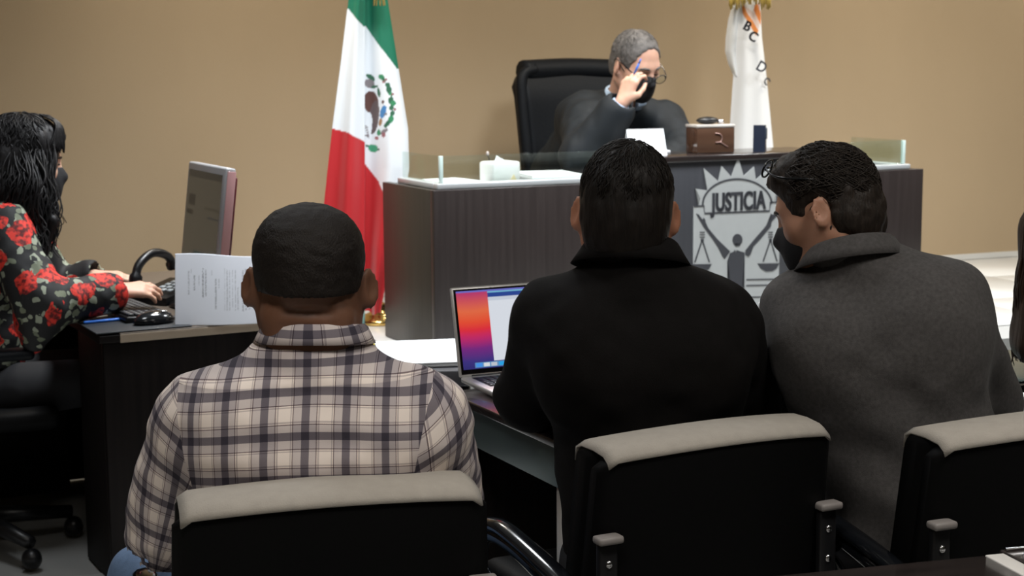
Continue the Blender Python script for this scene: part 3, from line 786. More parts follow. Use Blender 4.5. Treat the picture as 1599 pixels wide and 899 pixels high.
blob(325, 470, 26, 58, BLU, 15); blob(345, 435, 14, 12, BLU); blob(325, 385, 11, 16, BR_); blob(348, 492, 18, 10, GY, -20); blob(300, 560, 16, 36, (.35, .17, .06), 12)
blob(335, 640, 40, 18, GY, -30); blob(330, 670, 18, 22, (.30, .10, .12)); blob(285, 650, 18, 26, LG); blob(265, 700, 20, 16, (.35, .12, .13)); blob(180, 690, 22, 10, GY)
blob(232, 792, 46, 34, (.05, .34, .18)); blob(180, 780, 14, 10, DG); blob(280, 798, 14, 12, DG)
paint(cloth, col)
TOPZ = 2.62
MB().tube([(0, .085, .05), (0, .085, TOPZ-DZ)], .012, 12).build('pole', M['brass'], flag)
MB().lathe([(.092, 0), (.095, .012), (.09, .02), (.062, .026), (.06, .036), (.045, .042), (.03, .055), (.026, .075), (.018, .085)], (0, .085, .001), 28).build('stand', M['brass'], flag)
MB().lathe([(.012, 0), (.024, .02), (.02, .06), (.002, .12)], (0, .085, TOPZ-DZ), 16).build('finial', M['brass'], flag)
tz = P(592, 2, FY-.07)
ts = MB()
for k in range(26):
    a = k*.7; ts.tube([(tz.x-fo.x+.004*math.cos(a), tz.y-fo.y+.004*math.sin(a), tz.z-DZ+.10), (tz.x-fo.x+.022*math.cos(a), tz.y-fo.y+.014*math.sin(a), tz.z-DZ-.012+.006*math.sin(k))], .0028, 4)
ts.build('tassel', M['gold_fringe'], flag)
rodp = P(566, 520, 6.05)
rod = empty('floor_rod', (rodp.x, rodp.y, DZ), 0, 'slim grey green rod standing beside the brass flag stand', 'rod')
MB().tube([(0, 0, .012), (0, 0, .13)], .011, 12).build('shaft', mat('green_grey_rod', (.14, .24, .22), .35), rod)
MB().lathe([(.05, 0), (.05, .008), (.015, .014)], (0, 0, .002), 20).build('foot', M['steel'], rod)

WY = 7.55
wtab = [(-40, 1148, 1186), (0, 1149, 1187), (60, 1146, 1190), (120, 1145, 1197), (180, 1141, 1203), (232, 1138, 1208), (330, 1133, 1214), (420, 1132, 1216)]
wtl = [(-40, 1146, 1160), (0, 1147, 1160), (30, 1138, 1158), (60, 1134, 1156), (80, 1133, 1154), (100, 1138, 1153), (118, 1146, 1152)]
wo = P(1175, 380, WY); wf = empty('white_flag', (wo.x, wo.y, DZ), 0, 'white flag with orange swoosh and black letters behind judge', 'flag')
def wfn(a, b):
    y = -40+460*b; x = interp(wtab, y, 1)+(interp(wtab, y, 2)-interp(wtab, y, 1))*a
    p = P(x, y, WY); g = min(1, .3+b)
    return (p.x-wo.x, p.y-wo.y-.035*math.sin(math.pi*a)*g+.006*math.sin(a*12+b*3)*g, p.z-DZ)
v, f = sheet(70, 220, wfn)
wc = raw('cloth', v, [q[::-1] for q in f], attr_mat('white_satin', .6, sheen=.2), wf)
aa, bb = np.meshgrid(np.linspace(0, 1, 71), np.linspace(0, 1, 221)); aa = aa.ravel(); bb = bb.ravel()
wy = -40+460*bb; wxl = np.interp(wy, [r[0] for r in wtab], [r[1] for r in wtab]); wxr = np.interp(wy, [r[0] for r in wtab], [r[2] for r in wtab]); wx = wxl+(wxr-wxl)*aa
wcol = np.tile(np.array([.89, .90, .90]), (len(wx), 1))
for poly, c in (([(1157, 0), (1159, 22), (1168, 36), (1180, 56), (1184, 48), (1176, 34), (1166, 20), (1161, 8)], (.80, .27, .06)),
                ([(1162, 10), (1166, 18), (1176, 33), (1184, 46), (1186, 36), (1178, 20)], (.75, .58, .50)),
                ([(1180, 4), (1176, 16), (1183, 30), (1188, 40), (1188, 22), (1185, 8)], (.80, .25, .05)),
                ([(1178, 2), (1184, 10), (1186, 20), (1187, 6)], (.62, .42, .36))):
    wcol[inside_poly(wx, wy, poly)] = c
paint(wc, wcol)
v, f = sheet(16, 60, lambda a, b: (lambda p: (p.x-wo.x, p.y-wo.y+.02-.03*math.sin(math.pi*a), p.z-DZ))(P(interp(wtl, -40+158*b, 1)+(interp(wtl, -40+158*b, 2)-interp(wtl, -40+158*b, 1))*a, -40+158*b, WY)))
raw('cloth_fold', v, [q[::-1] for q in f], mat('white_satin_fold', (.86, .88, .88), .6), wf)
INK = mat('black_ink', (.03, .035, .05), .6)
for ch, x, y, sz, an in (('B', 1163, 42, .062, -28), ('C', 1172, 58, .062, -30), ('D', 1185, 105, .068, -30), ('C', 1196, 127, .05, -50)):
    p = P(x, y, WY); text_mesh('lettering', ch, sz, .0006, INK, wf, (p.x-wo.x, p.y-wo.y-.078 if ch != 'C' or x < 1190 else p.y-wo.y-.022, p.z-DZ), (R_(90), R_(-an), R_(0 if x < 1190 else 30)), .9, .0012, bold=(-.0015, .0015) if y < 80 else ())
MB().tube([(0, .04, .05), (0, .04, 2.25)], .012, 12).build('pole', M['brass'], wf)
MB().lathe([(.10, 0), (.10, .02), (.06, .03), (.03, .05), (.02, .09)], (0, .04, .001), 24).build('stand', M['brass'], wf)
fr = MB(); c0 = P(1167, 8, WY)
for k in range(46):
    x = P(1137+62*k/45, 0, WY).x-wo.x; z1 = P(1167, -12+3*math.sin(k), WY).z-DZ; z0 = P(1167, 11+5*math.sin(k*.9)+(-8 if 14 < k < 34 else 0), WY).z-DZ
    fr.tube([(x, c0.y-wo.y-.05, z1), (x+.004*math.sin(k*2), c0.y-wo.y-.055, z0)], .0042, 4)
fr.build('fringe', M['gold_fringe'], wf)
# ------------------------------------------------------------------ seating
def slab(w, zt, zb, crown, yf, yb, curve, r=.02, nx=28, top=None, lean=.12, side=1.0):
    """upright padded panel: front yf, back yb (y), crowned top, bent in plan; returns verts, faces of a closed shell"""
    vs_, fs = [], []
    ring = None
    for i in range(nx+1):
        x = -1+2*i/nx
        # rounded plan ends
        e = max(0, (abs(x)-.90)/.10); sh = 1-.45*e*e
        X = x*w; yc = curve*x*x; zt_ = zt+crown*(1-x*x)-r*.9*e*e; ym = (yf+yb)/2; hf = (yf-yb)/2*sh
        prof = []
        for (py, pz) in ((1, zb), (1, zb+(zt_-zb)*.25), (1, zb+(zt_-zb)*.5), (1, zb+(zt_-zb)*.75), (1, zt_-r*1.6), (.93, zt_-r*.6), (.75, zt_-r*.12), (.3, zt_), (-.3, zt_), (-.75, zt_-r*.12), (-.95, zt_-r*.5), (-1, zt_-r*1.3), (-1, zb+(zt_-zb)*.75), (-1, zb+(zt_-zb)*.5), (-1, zb+(zt_-zb)*.25), (-1, zb)):
            y = ym+yc+py*hf-lean*(pz-zb)
            prof.append((X*(1+.055*(zt_-pz)/(zt_-zb)), y, pz))
        vs_ += prof
    m = 16
    for i in range(nx):
        for k in range(m):
            fs.append((i*m+k, (i+1)*m+k, (i+1)*m+(k+1) % m, i*m+(k+1) % m))
    fs.append(tuple(range(m))); fs.append(tuple(nx*m+k for k in range(m-1, -1, -1)))
    return vs_, fs
def make_chair(w, label):
    e = empty('armchair', (0, 0, 0), 0, label, 'chair', 'row of black armchairs')
    zt, zb = .792, .36
    v, f = slab(w, zt-.012, zb, .022, .005, -.035, .05, .012); raw('back_shell', v, f, M['black_vinyl'], e)
    v, f = slab(w*.965, zt+.006, zb+.05, .022, .075, .0055, .05, .016); raw('back_cushion', v, f, M['black_vinyl'], e)
    # taupe strip lying over the top of the backrest
    vs_, fs = [], []; nx = 30
    for i in range(nx+1):
        x = -.955+1.91*i/nx; X = x*w; z = zt+.006+.022*(1-x*x)+.0025; ln = .12*(zt-zb)
        e_ = max(0, (abs(x)-.88)/.08); dz = -.010*min(1, e_)**2
        for (y, dd) in ((.081, -.030), (.078, -.006), (.06, 0), (.02, .001), (-.018, -.003), (-.034, -.013), (-.039, -.022)):
            vs_.append((X, y+.05*x*x-ln, z+dd+dz))
    for i in range(nx):
        for k in range(6): fs.append((i*7+k, (i+1)*7+k, (i+1)*7+k+1, i*7+k+1))
    o = raw('top_panel', vs_, fs, M['taupe'], e); o['label'] = 'taupe fabric strip along the top'
    sm = o.modifiers.new('thick', 'SOLIDIFY'); sm.thickness = .004; sm.offset = 1
    MB().box((-w*.93, .03, .40), (w*.93, .50, .47), .03, seg=3).build('seat', M['black_vinyl'], e)
    MB().box((-w*.9, .05, .375), (w*.9, .48, .399), .01).build('seat_pan', M['black_plastic'], e)
    for s in (-1, 1):
        x = s*(w+.035)
        pts = spline([(x, -.045, .03), (x, -.05, .25), (x, -.05, .44), (x, -.01, .515), (x, .08, .545), (x, .24, .572), (x, .345, .56), (x, .375, .48), (x, .37, .28), (x, .37, .03)], 7)
        MB().tube(pts, .015, 10).build('arm_frame', M['gloss_black'], e)
        pad = spline([(x, -.005, .552), (x, .06, .568), (x, .16, .584), (x, .27, .596), (x, .335, .588)], 6)
        MB().tube(pad, [.012]+[.022]*(len(pad)-2)+[.012], 10, flat=.55).build('arm_pad', M['gloss_black'], e)
        xb = s*(w-.012); yb_ = -.035+.05*(xb/w)**2-.12*.29
        br = MB().box((xb-.018, yb_-.020, .34), (xb+.018, yb_-.004, .643), .004).build('bracket', M['black_plastic'], e)
        MB().box((xb-.024, yb_-.032, .644), (xb+.024, yb_-.002, .658), .005).build('cap', M['grey_plastic'], br)
        for z in (.608, .553): MB().ball((xb, yb_-.0205, z), (.007, .004, .007), seg=10).build('bolt', M['chrome'], br)
        MB().tube([(xb, yb_-.008, .41), (x, -.048, .41)], .011, 8).build('brace', M['gloss_black'], e)
    return e
def put(o, x, y, rz, label):
    o.location = (x, y, 0.003); o.rotation_euler = (0, 0, R_(rz)); o['label'] = label
ch1 = make_chair(.240, 'x'); ch2 = copy_tree(ch1); ch3 = copy_tree(ch1)
put(ch1, -.280, 2.385, 14.5, 'black armchair with taupe top edge behind the plaid shirt')
put(ch2, .346, 2.75, 26, 'black armchair with taupe top edge behind the black suit jacket')
put(ch3, .937, 2.81, 22, 'black armchair with taupe top edge behind the grey jacket')

# judge's chair
jc = empty('executive_chair', (*bench_pt(1.20, 1.10, 0).xy, DZ+.002), BR+R_(180), 'tall black leather executive chair behind the judge', 'chair')
def padded(w, z0, z1, y, th, n=20):
    vs_, fs = [], []
    for i in range(n+1):
        a = -1+2*i/n; e = max(0, (abs(a)-.72)/.28); yb = .03*a*a
        for j in range(13):
            b = j/12; z = z0+(z1-z0)*b; top = max(0, (b-.9)/.1); ww = w*(1-.06*(1-b))*(1-.10*top**2)
            roll = -.05*math.exp(-((b-1.0)/.10)**2)
            vs_.append((a*ww, y+yb+roll-.10*(b)+.0*b, z-.02*top*abs(a)**3))
    for i in range(n):
        for j in range(12): fs.append((i*13+j, i*13+j+1, (i+1)*13+j+1, (i+1)*13+j))
    return vs_, fs
for nme, off, th in (('back_cushion', 0, .085),):
    v, f = padded(.285, .40, 1.03, 0, .1); o = raw(nme, v, f, M['black_leather'], jc)
    md = o.modifiers.new('thick', 'SOLIDIFY'); md.thickness = .11; md.offset = 0
    md = o.modifiers.new('round', 'BEVEL'); md.width = .045; md.segments = 4; md.limit_method = 'ANGLE'; md.angle_limit = R_(50)
for s in (-1, 1):
    MB().tube(spline([(s*.265, .058, .44), (s*.283, .015, .68), (s*.285, -.02, .88), (s*.27, -.045, 1.0), (s*.20, -.06, 1.028)], 6), [.026]*25, 10).build('side_roll', M['black_leather'], jc)
MB().tube(spline([(-.25, -.085, 1.015), (0, -.115, 1.023), (.25, -.085, 1.015)], 8), .055, 12).build('head_roll', M['black_leather'], jc)
MB().box((-.27, .03, .38), (.27, .47, .47), .04, seg=3).build('seat', M['black_leather'], jc)
for s in (-1, 1):
    MB().tube(spline([(s*.30, .05, .42), (s*.32, .04, .50), (s*.32, .14, .55), (s*.32, .30, .55), (s*.31, .36, .50), (s*.29, .36, .40)], 6), .024, 8).build('armrest', M['black_leather'], jc)
MB().tube([(0, .26, .06), (0, .26, .40)], .03, 12).build('gas_stem', M['black_plastic'], jc)
for k in range(5):
    a = k*2*math.pi/5+.3; MB().tube([(0, .26, .10), (.29*math.cos(a), .26+.29*math.sin(a), .07)], [.028, .018], 8).build('base_leg', M['black_plastic'], jc)
    MB().ball((.29*math.cos(a), .26+.29*math.sin(a), .03), (.028, .028, .03), seg=10).build('caster', M['black_plastic'], jc)

# ------------------------------------------------------------------ tables and desks
DR = R_(28); dk0 = PZ(160, 521, .72)
desk = empty('clerk_desk', (dk0.x, dk0.y, .003), DR, 'dark wood clerk desk with tan edged top under the monitor', 'desk')
DL, DD = .70, 1.25
MB().box((0, 0, .0), (DL, .025, .690), .002).build('front_panel', M['desk'], desk)
MB().box((0, .0255, .0), (.025, .30, .690), .002).build('side_panel', M['desk'], desk)
MB().box((DL-.025, .0255, 0), (DL, DD, .690), .002).build('side_panel', M['desk'], desk)
MB().box((.0255, DD-.025, .0), (DL-.0255, DD, .690), .002).build('back_panel', M['desk'], desk)
MB().box((-.012, -.012, .691), (DL+.01, DD+.01, .712), .002).build('desk_top', M['desk'], desk)
MB().box((.045, -.0165, .690), (DL+.008, -.0125, .7135), .001).build('edge_band', M['tan_edge'], desk)
MB().box((.045, -.0155, .7125), (DL+.0, DD, .7165), .001).build('top_sheet', mat('brown_grey_laminate', (.12, .095, .075), .35), desk)
def desk_pt(x, y, z=.7195): return Vector((dk0.x+x*math.cos(DR)-y*math.sin(DR), dk0.y+x*math.sin(DR)+y*math.cos(DR), z+.001))

TB = PZ(703, 612, .735)                     # left back corner of the counsel table
TR = R_(26)
tbl = empty('counsel_table', (TB.x, TB.y, .003), TR, 'dark counsel table with grey metal apron under the laptop', 'table')
TL, TD = 1.45, .52                          # along x; depth towards the camera (-y)
MB().box((0, -TD, .712), (TL, .02, .730), .003).build('table_top', M['wenge_top'], tbl)
MB().box((.012, -TD+.03, .63), (.022, -.0, .7115), .001).build('apron', M['steel'], tbl)
MB().box((.03, -.012, .63), (TL-.03, 0, .7115), .001).build('apron', M['steel'], tbl)
MB().box((.03, -.03, .12), (TL-.03, -.0125, .629), .001).build('modesty_panel', M['desk'], tbl)
for (x, y) in ((.035, -.04), (.035, -TD+.045), (TL-.035, -.04), (TL-.035, -TD+.045)):
    MB().tube([(x, y, .0), (x, y, .7115)], .018, 12).build('leg', M['alu'] if (x < .1 and y < -.2) else M['gloss_black'], tbl)
gp = MB().box((.30, -TD+.02, .7305), (TL-.02, .0, .7345), .001).build('glass_top', mat('teal_glass', (.10, .16, .16), .08, spec=.7), tbl)
gp['label'] = 'teal tinted glass sheet on the table'
TA = P(640, 578, 3.78)
sid = empty('side_table', (TA.x, TA.y, .003), R_(3), 'grey edged side table behind the plaid shirt', 'table')
zt = TA.z
MB().box((-.30, 0, zt-.045), (.155, .42, zt-.006), .004).build('table_top', mat('grey_laminate_edge', (.085, .085, .095), .35), sid)
for (x, y) in ((-.27, .03), (.13, .03), (-.27, .39), (.13, .39)):
    MB().tube([(x, y, 0), (x, y, zt-.0455)], .016, 10).build('leg', M['gloss_black'], sid)
paper_stack('paper_stack', (TA.x+.03, TA.y+.21, zt-.002), R_(8), .24, .33, .012, 'white papers on the side table behind the laptop', 4)
yn = MB().box((-.02, -.02, 0), (.02, .02, .004), .0005).build('sticky_note', mat('yellow_note', (.7, .6, .05), .7), None, (TA.x-.12, TA.y+.36, zt-.002), (0, 0, .3))
tag(yn, 'yellow sticky note on the side table next to papers', 'sticky note')

# table nearest to the camera
q0 = PZ(1200, 899, .72); q1 = PZ(1541, 866, .72)
nd = (q1-q0); nr = math.atan2(nd.y, nd.x); nl = nd.length
tn = empty('gallery_table', (q1.x, q1.y, .003), nr, 'dark glossy table with white end strip in the front corner', 'table')
MB().box((-1.1, -.50, .69), (-.004, 0, .717), .003).build('table_top', M['wenge_top'], tn)
MB().box((-.0035, -.50, .69), (.028, 0, .7175), .002).build('end_strip', mat('white_strip', (.62, .60, .57), .4), tn)
for x in (-1.06, -.05):
    for y in (-.46, -.04): MB().tube([(x, y, 0), (x, y, .6895)], .02, 10).build('leg', M['gloss_black'], tn)
t2 = empty('gallery_table', (q1.x+.034*math.cos(nr), q1.y+.034*math.sin(nr), .003), nr, 'dark table beyond the white strip at the right edge', 'table')
MB().box((0, -.48, .688), (.8, .022, .716), .003).build('table_top', M['wenge_top'], t2)
MB().tube([(.006, .012, .718), (.5, .012, .718)], .0025, 6).build('edge_trim', M['chrome'], t2)
for x in (.05, .75):
    for y in (-.45, -.03): MB().tube([(x, y, 0), (x, y, .6875)], .02, 10).build('leg', M['gloss_black'], t2)

# ------------------------------------------------------------------ laptop
lp0 = PZ(719, 598, .7345)
lap = empty('laptop', (lp0.x, lp0.y, .7345), TR-R_(2), 'open aluminium laptop with colourful wallpaper on the counsel table', 'laptop')
LW, LD = .304, .212
MB().box((0, -LD, .0015), (LW, 0, .0135), .004).build('base', M['alu'], lap)
MB().box((.02, -.125, .0137), (LW-.02, -.018, .0143), .0).build('keyboard_well', M['black_plastic'], lap)
kb = None
for r in range(5):
    for c in range(14):
        x = .024+c*.0185; y = -.024-r*.0195
        if kb is None: kb = MB().box((0, -.0165, 0), (.0155, 0, .0012), .0004, seg=1).build('key', M['black_plastic'], lap, (x, y, .0145)); 
        else:
            o = kb.copy(); COL.objects.link(o); o.location = (x, y, .0145)
MB().box((LW/2-.055, -.205, .0137), (LW/2+.055, -.135, .0141), .0).build('trackpad', mat('trackpad_grey', (.3, .3, .3), .3), lap)
SH = .205
lid = MB().box((0, 0, 0), (LW, .0055, SH), .0045, seg=3).build('lid', M['alu'], lap, (0, .004, .012), (R_(-14), 0, 0))
MB().box((.0055, -.0008, .0055), (LW-.0055, -.0002, SH-.0055), .0).build('bezel', mat('black_bezel', (.004, .004, .005), .2), lid)
MB().tube([(.03, .006, .011), (LW-.03, .006, .011)], .005, 10).build('hinge', M['black_plastic'], lap)
sw_, sh_ = LW-.022, SH-.026
v, f = sheet(170, 108, lambda a, b: (.011+sw_*a, -.0014, .016+sh_*b))
scr = raw('screen', v, f, attr_mat('laptop_screen', .3, emit=.85), lid, False)
a, b = np.meshgrid(np.linspace(0, 1, 171), np.linspace(0, 1, 109)); a = a.ravel(); b = b.ravel()
def grad(st, t):
    ks = [k for k, _ in st]; cs = np.array([srgb(*c) for _, c in st])
    return np.stack([np.interp(t, ks, cs[:, i]) for i in range(3)], 1)
wob = b+.06*np.sin(a*5+.6)-.10*a
wall = grad([(0, (40, 40, 110)), (.14, (60, 50, 130)), (.30, (120, 40, 130)), (.44, (200, 40, 105)), (.54, (230, 45, 60)), (.64, (238, 80, 50)), (.78, (235, 110, 70)), (.9, (215, 85, 90)), (1, (190, 60, 110))], wob)
doc = (a > .275) & (b > .085) & (b < .965); wall[doc] = srgb(226, 231, 240)
tb_ = (a > .275) & (b > .90) & (b < .955); wall[tb_] = srgb(40, 70, 150)
tb2 = (a > .275) & (b > .955) & (b < .98); wall[tb2] = srgb(120, 190, 215)
wall[(a > .275) & (b > .86) & (b < .90)] = srgb(205, 212, 226)
wall[(b > .975)] = srgb(110, 110, 200)
wall[(a > .50) & (a < .62) & (np.abs(b-.70) < .006)] = srgb(150, 155, 165)
dkm = (b < .075) & (b > .012) & (a > .10) & (a < .93); wall[dkm] = srgb(95, 150, 200)
for i, c in enumerate([(70, 150, 240), (225, 230, 235), (200, 205, 215), (40, 170, 240), (70, 205, 90), (230, 60, 80), (240, 190, 60), (80, 200, 220), (240, 240, 240), (60, 120, 220), (245, 120, 60), (120, 210, 90)]):
    m = (np.abs(a-.14-i*.066) < .026) & (b < .066) & (b > .02); wall[m] = srgb(*c)
paint(scr, wall)

# ------------------------------------------------------------------ on the clerk's desk
mz = P(318, 440, 4.86)
mon = empty('monitor', (mz.x, mz.y, .7215), R_(0), 'slim silver monitor turned towards the clerk on the desk', 'monitor')
nrm_ang = math.atan2(-.45, -.89)            # the way the screen faces
mr = nrm_ang+math.pi/2                      # local -y faces that way
hd = MB().box((-.195, -.02, 0), (.195, .014, .335), .006).build('housing', mat('silver_plastic', (.33, .33, .34), .35), mon, (0, 0, .095), (R_(-7), 0, mr))
bkc = MB().box((-.185, .0145, .03), (.185, .026, .31), .008).build('back_cover', mat('maroon_plastic', (.10, .016, .022), .35), hd)
MB().box((.196, -.012, .01), (.199, .0135, .325), .001).build('side_trim', mat('rose_trim', (.55, .30, .30), .3), hd)
v, f = sheet(70, 60, lambda a, b: (-.178+.356*a, -.0207, .022+.29*b))
ms = raw('screen', v, f, attr_mat('monitor_screen', .25, emit=.10), hd, False)
a, b = np.meshgrid(np.linspace(0, 1, 71), np.linspace(0, 1, 61)); a = a.ravel(); b = b.ravel()
mc = np.tile(srgb(168, 160, 142), (len(a), 1)).astype(float)
mc[(b > .93)] = srgb(120, 118, 112); mc[(a > .06) & (a < .26) & (b > .62) & (b < .75)] = srgb(95, 95, 92); mc[(a > .04) & (a < .22) & (b > .53) & (b < .58)] = srgb(90, 88, 84)
mc[(a > .66) & (b > .52) & (b < .55)] = srgb(90, 105, 115); mc[(a > .34) & (b > .02) & (b < .16)] = srgb(60, 110, 100); mc[(a > .55) & (b > .60) & (b < .64)] = srgb(140, 135, 120)
paint(ms, mc)
MB().box((-.03, .03, .0), (.03, .045, .20), .004).build('neck', M['black_plastic'], mon, (0, 0, .012), (0, 0, mr))
MB().lathe([(.105, 0), (.105, .008), (.08, .014), (.02, .018)], (0, 0, .001), 28).build('foot', M['black_plastic'], mon)
# telephone with an arched handset
tp = P(262, 432, 4.97)
tel = empty('telephone', (tp.x, tp.y, .7215), R_(62), 'black desk telephone with arched handset and grey keys', 'telephone')
MB().prism([(-.10, 0), (.10, 0), (.10, .055), (-.10, .022)], -.075, .075).build('body', M['black_plastic'], tel)
MB().tube(spline([(-.095, .05, .062), (-.075, .05, .115), (-.01, .05, .146), (.06, .05, .130), (.088, .05, .092)], 7), [.021]*4+[.014]*21+[.021]*4, 10).build('handset', M['black_plastic'], tel)
for r in range(4):
    for c in range(3):
        MB().box((-.009, -.009, 0), (.009, .009, .006), .002, seg=1).build('key', mat('grey_key', (.38, .42, .44), .4) if (r, c) == (0, 0) else bpy.data.materials['grey_key'], tel, (-.05+r*.027, -.05+c*.026, .0335+(-.05+r*.027+.07)*.165), (0, R_(-9.3), 0))
MB().box((-.03, -.02, 0), (.03, .03, .004), .001).build('display', bpy.data.materials['grey_key'], tel, (.065, -.02, .0525), (0, R_(-9.3), 0))
# keyboard
kp = desk_pt(.155, .33)
key = empty('keyboard', kp, DR+R_(90+4), 'black computer keyboard under the clerk hands', 'keyboard')
MB().box((-.215, -.075, 0), (.215, .075, .018), .005).build('case', M['black_plastic'], key, None, (R_(4), 0, 0))
k0 = None
M['key'] = mat('dark_key', (.03, .031, .034), .35)
for r in range(6):
    for c in range(20):
        loc = (-.205+c*.0206, .048-r*.0222, .0185+.0016*(3-r))
        if k0 is None: k0 = MB().box((0, 0, 0), (.0175, .0185, .007), .002, seg=1).build('key', M['key'], key, loc)
        else:
            o = k0.copy(); COL.objects.link(o); o.location = loc
pad_ = MB().box((-.135, -.11, 0), (.135, .11, .004), .0015).build('mouse_pad', mat('mouse_pad_cloth', (.015, .018, .022), .6), None, desk_pt(.115, .100), (0, 0, DR))
tag(pad_, 'thin black mouse pad on the desk corner', 'mouse pad')
mo_ = empty('computer_mouse', desk_pt(.165, .075, .7245), DR+R_(8), 'black computer mouse on the pad beside the standing document', 'mouse')
mv, mf = field([u(ell((0, 0, .004), (.062, .034, .032)), .01)], .004, clips=[half((0, 0, .001), (0, 0, -1))])
fmesh('shell', (mv+npv(mo_.location), mf), M['gloss_black'], mo_)
MB().box((.022, -.004, .026), (.04, .004, .034), .002).build('wheel', M['chrome'], mo_)
bp_ = MB().box((-.075, -.006, 0), (.075, .006, .008), .003).build('blue_pen', mat('blue_plastic', (.03, .16, .62), .35), None, desk_pt(.062, .172, .7240), (0, 0, DR+R_(6)))
tag(bp_, 'bright blue pen beside the mouse pad', 'pen')
paper_stack('paper_stack', desk_pt(.11, .245, .7205), DR+R_(20), .15, .10, .006, 'small white papers between keyboard and blue pen', 2)
# the document standing on edge
c0 = desk_pt(.212, .028, .7205)
def docfn(a, b):
    x = a*.300; bend = -.016*math.sin(a*math.pi)+.012*a
    return (x, bend+.060*b+.01*b*b, .0+.196*b-.012*b*a+.003*math.sin(a*7)*b)
v, f = sheet(150, 100, docfn)
doc = raw('standing_document', v, f, attr_mat('printed_paper', .8), None, True, c0, (0, 0, R_(6)))
tag(doc, 'printed white document standing on edge at the desk front', 'document')
md = doc.modifiers.new('thick', 'SOLIDIFY'); md.thickness = .0008
a, b = np.meshgrid(np.linspace(0, 1, 151), np.linspace(0, 1, 101)); a = a.ravel(); b = b.ravel()
dc = np.tile([.74, .76, .82], (len(a), 1)).astype(float)
g = np.random.default_rng(3)
for (x0, lo_, hi_, wd, dn) in [(.13, .40, .76, .008, .45), (.155, .72, .80, .006, .4), (.185, .48, .70, .009, .7), (.225, .55, .70, .008, .5), (.262, .38, .80, .012, .75), (.29, .40, .78, .009, .6), (.345, .70, .78, .006, .4),
        (.385, .22, .66, .010, .6), (.415, .52, .66, .008, .6), (.465, .2, .82, .008, .3), (.49, .2, .80, .008, .45), (.515, .2, .80, .008, .5), (.54, .24, .80, .008, .45), (.565, .2, .80, .008, .5), (.59, .2, .55, .008, .4), (.635, .18, .80, .010, .55), (.665, .2, .82, .009, .5), (.695, .2, .8, .009, .5), (.74, .2, .8, .009, .5), (.79, .2, .8, .009, .5), (.83, .2, .8, .009, .5)]:
    m = (np.abs(a-x0) < wd*.62) & (b > lo_) & (b < hi_)
    br = g.uniform(size=len(a)) < .75
    dc[m & br] = np.array([.74, .76, .82])*(1-dn*.8)
paint(doc, dc)

# clerk's office chair
cc = P(-40, 700, 4.68)
oc = empty('office_chair', (cc.x, cc.y, .003), R_(-70), 'black padded office chair under the clerk', 'chair')
MB().box((-.23, -.22, .40), (.23, .24, .46), .028, seg=3).build('seat', M['black_vinyl'], oc)
v, f = slab(.22, 1.0, .52, .02, -.20, -.26, .04, .03); raw('backrest', v, f, M['black_vinyl'], oc)
MB().tube(spline([(0, -.16, .40), (0, -.30, .42), (0, -.315, .55), (0, -.30, .70)], 5), .02, 8).build('back_bar', M['black_plastic'], oc)
MB().tube([(0, 0, .08), (0, 0, .40)], .028, 12).build('gas_stem', M['black_plastic'], oc)
for s in (-1, 1):
    MB().tube(spline([(s*.24, -.02, .43), (s*.275, -.02, .50), (s*.275, .0, .62)], 5), .018, 8).build('arm_post', M['black_plastic'], oc)
    MB().box((s*.275-.04, -.13, .625), (s*.275+.04, .17, .655), .014, seg=3).build('arm_pad', M['black_leather'], oc)
for k in range(5):
    an = k*2*math.pi/5+.5
    MB().tube([(0, 0, .11), (.28*math.cos(an), .28*math.sin(an), .08)], [.03, .02], 8).build('base_leg', M['black_plastic'], oc)
    MB().ball((.285*math.cos(an), .285*math.sin(an), .032), (.03, .03, .032), seg=10).build('caster', M['black_plastic'], oc)

# made-up low cabinet, added to turn the space behind the clerk black
cb = empty('added_dark_cabinet', (-2.05, 4.98, .003), R_(26), 'low black cabinet added to darken the floor behind the clerk', 'cabinet')
MB().box((-.75, 0, .03), (.62, .42, .62), .003).build('body', M['desk'], cb)
MB().box((-.77, -.012, .6205), (.63, .43, .645), .003).build('top', M['desk'], cb)
for k in range(3):
    dd_ = MB().box((-.74+k*.455, -.018, .06), (-.295+k*.455, -.0005, .60), .003).build('door', M['desk'], cb)
    MB().tube([(-.33+k*.455, -.03, .42), (-.33+k*.455, -.03, .52)], .005, 8).build('handle', M['gloss_black'], dd_)
# water bottle between the two jackets
wb = P(1194, 520, 3.42)
bt = empty('water_bottle', (wb.x, wb.y, .7375), 0, 'clear plastic water bottle between the two suited men', 'bottle')
MB().lathe([(.030, 0), (.032, .006), (.032, .11), (.030, .13), (.014, .165), (.013, .178)], sides=20).build('body', M['glass'], bt)
MB().lathe([(.015, .178), (.015, .195), (.013, .197)], sides=16).build('cap', M['paper'], bt)
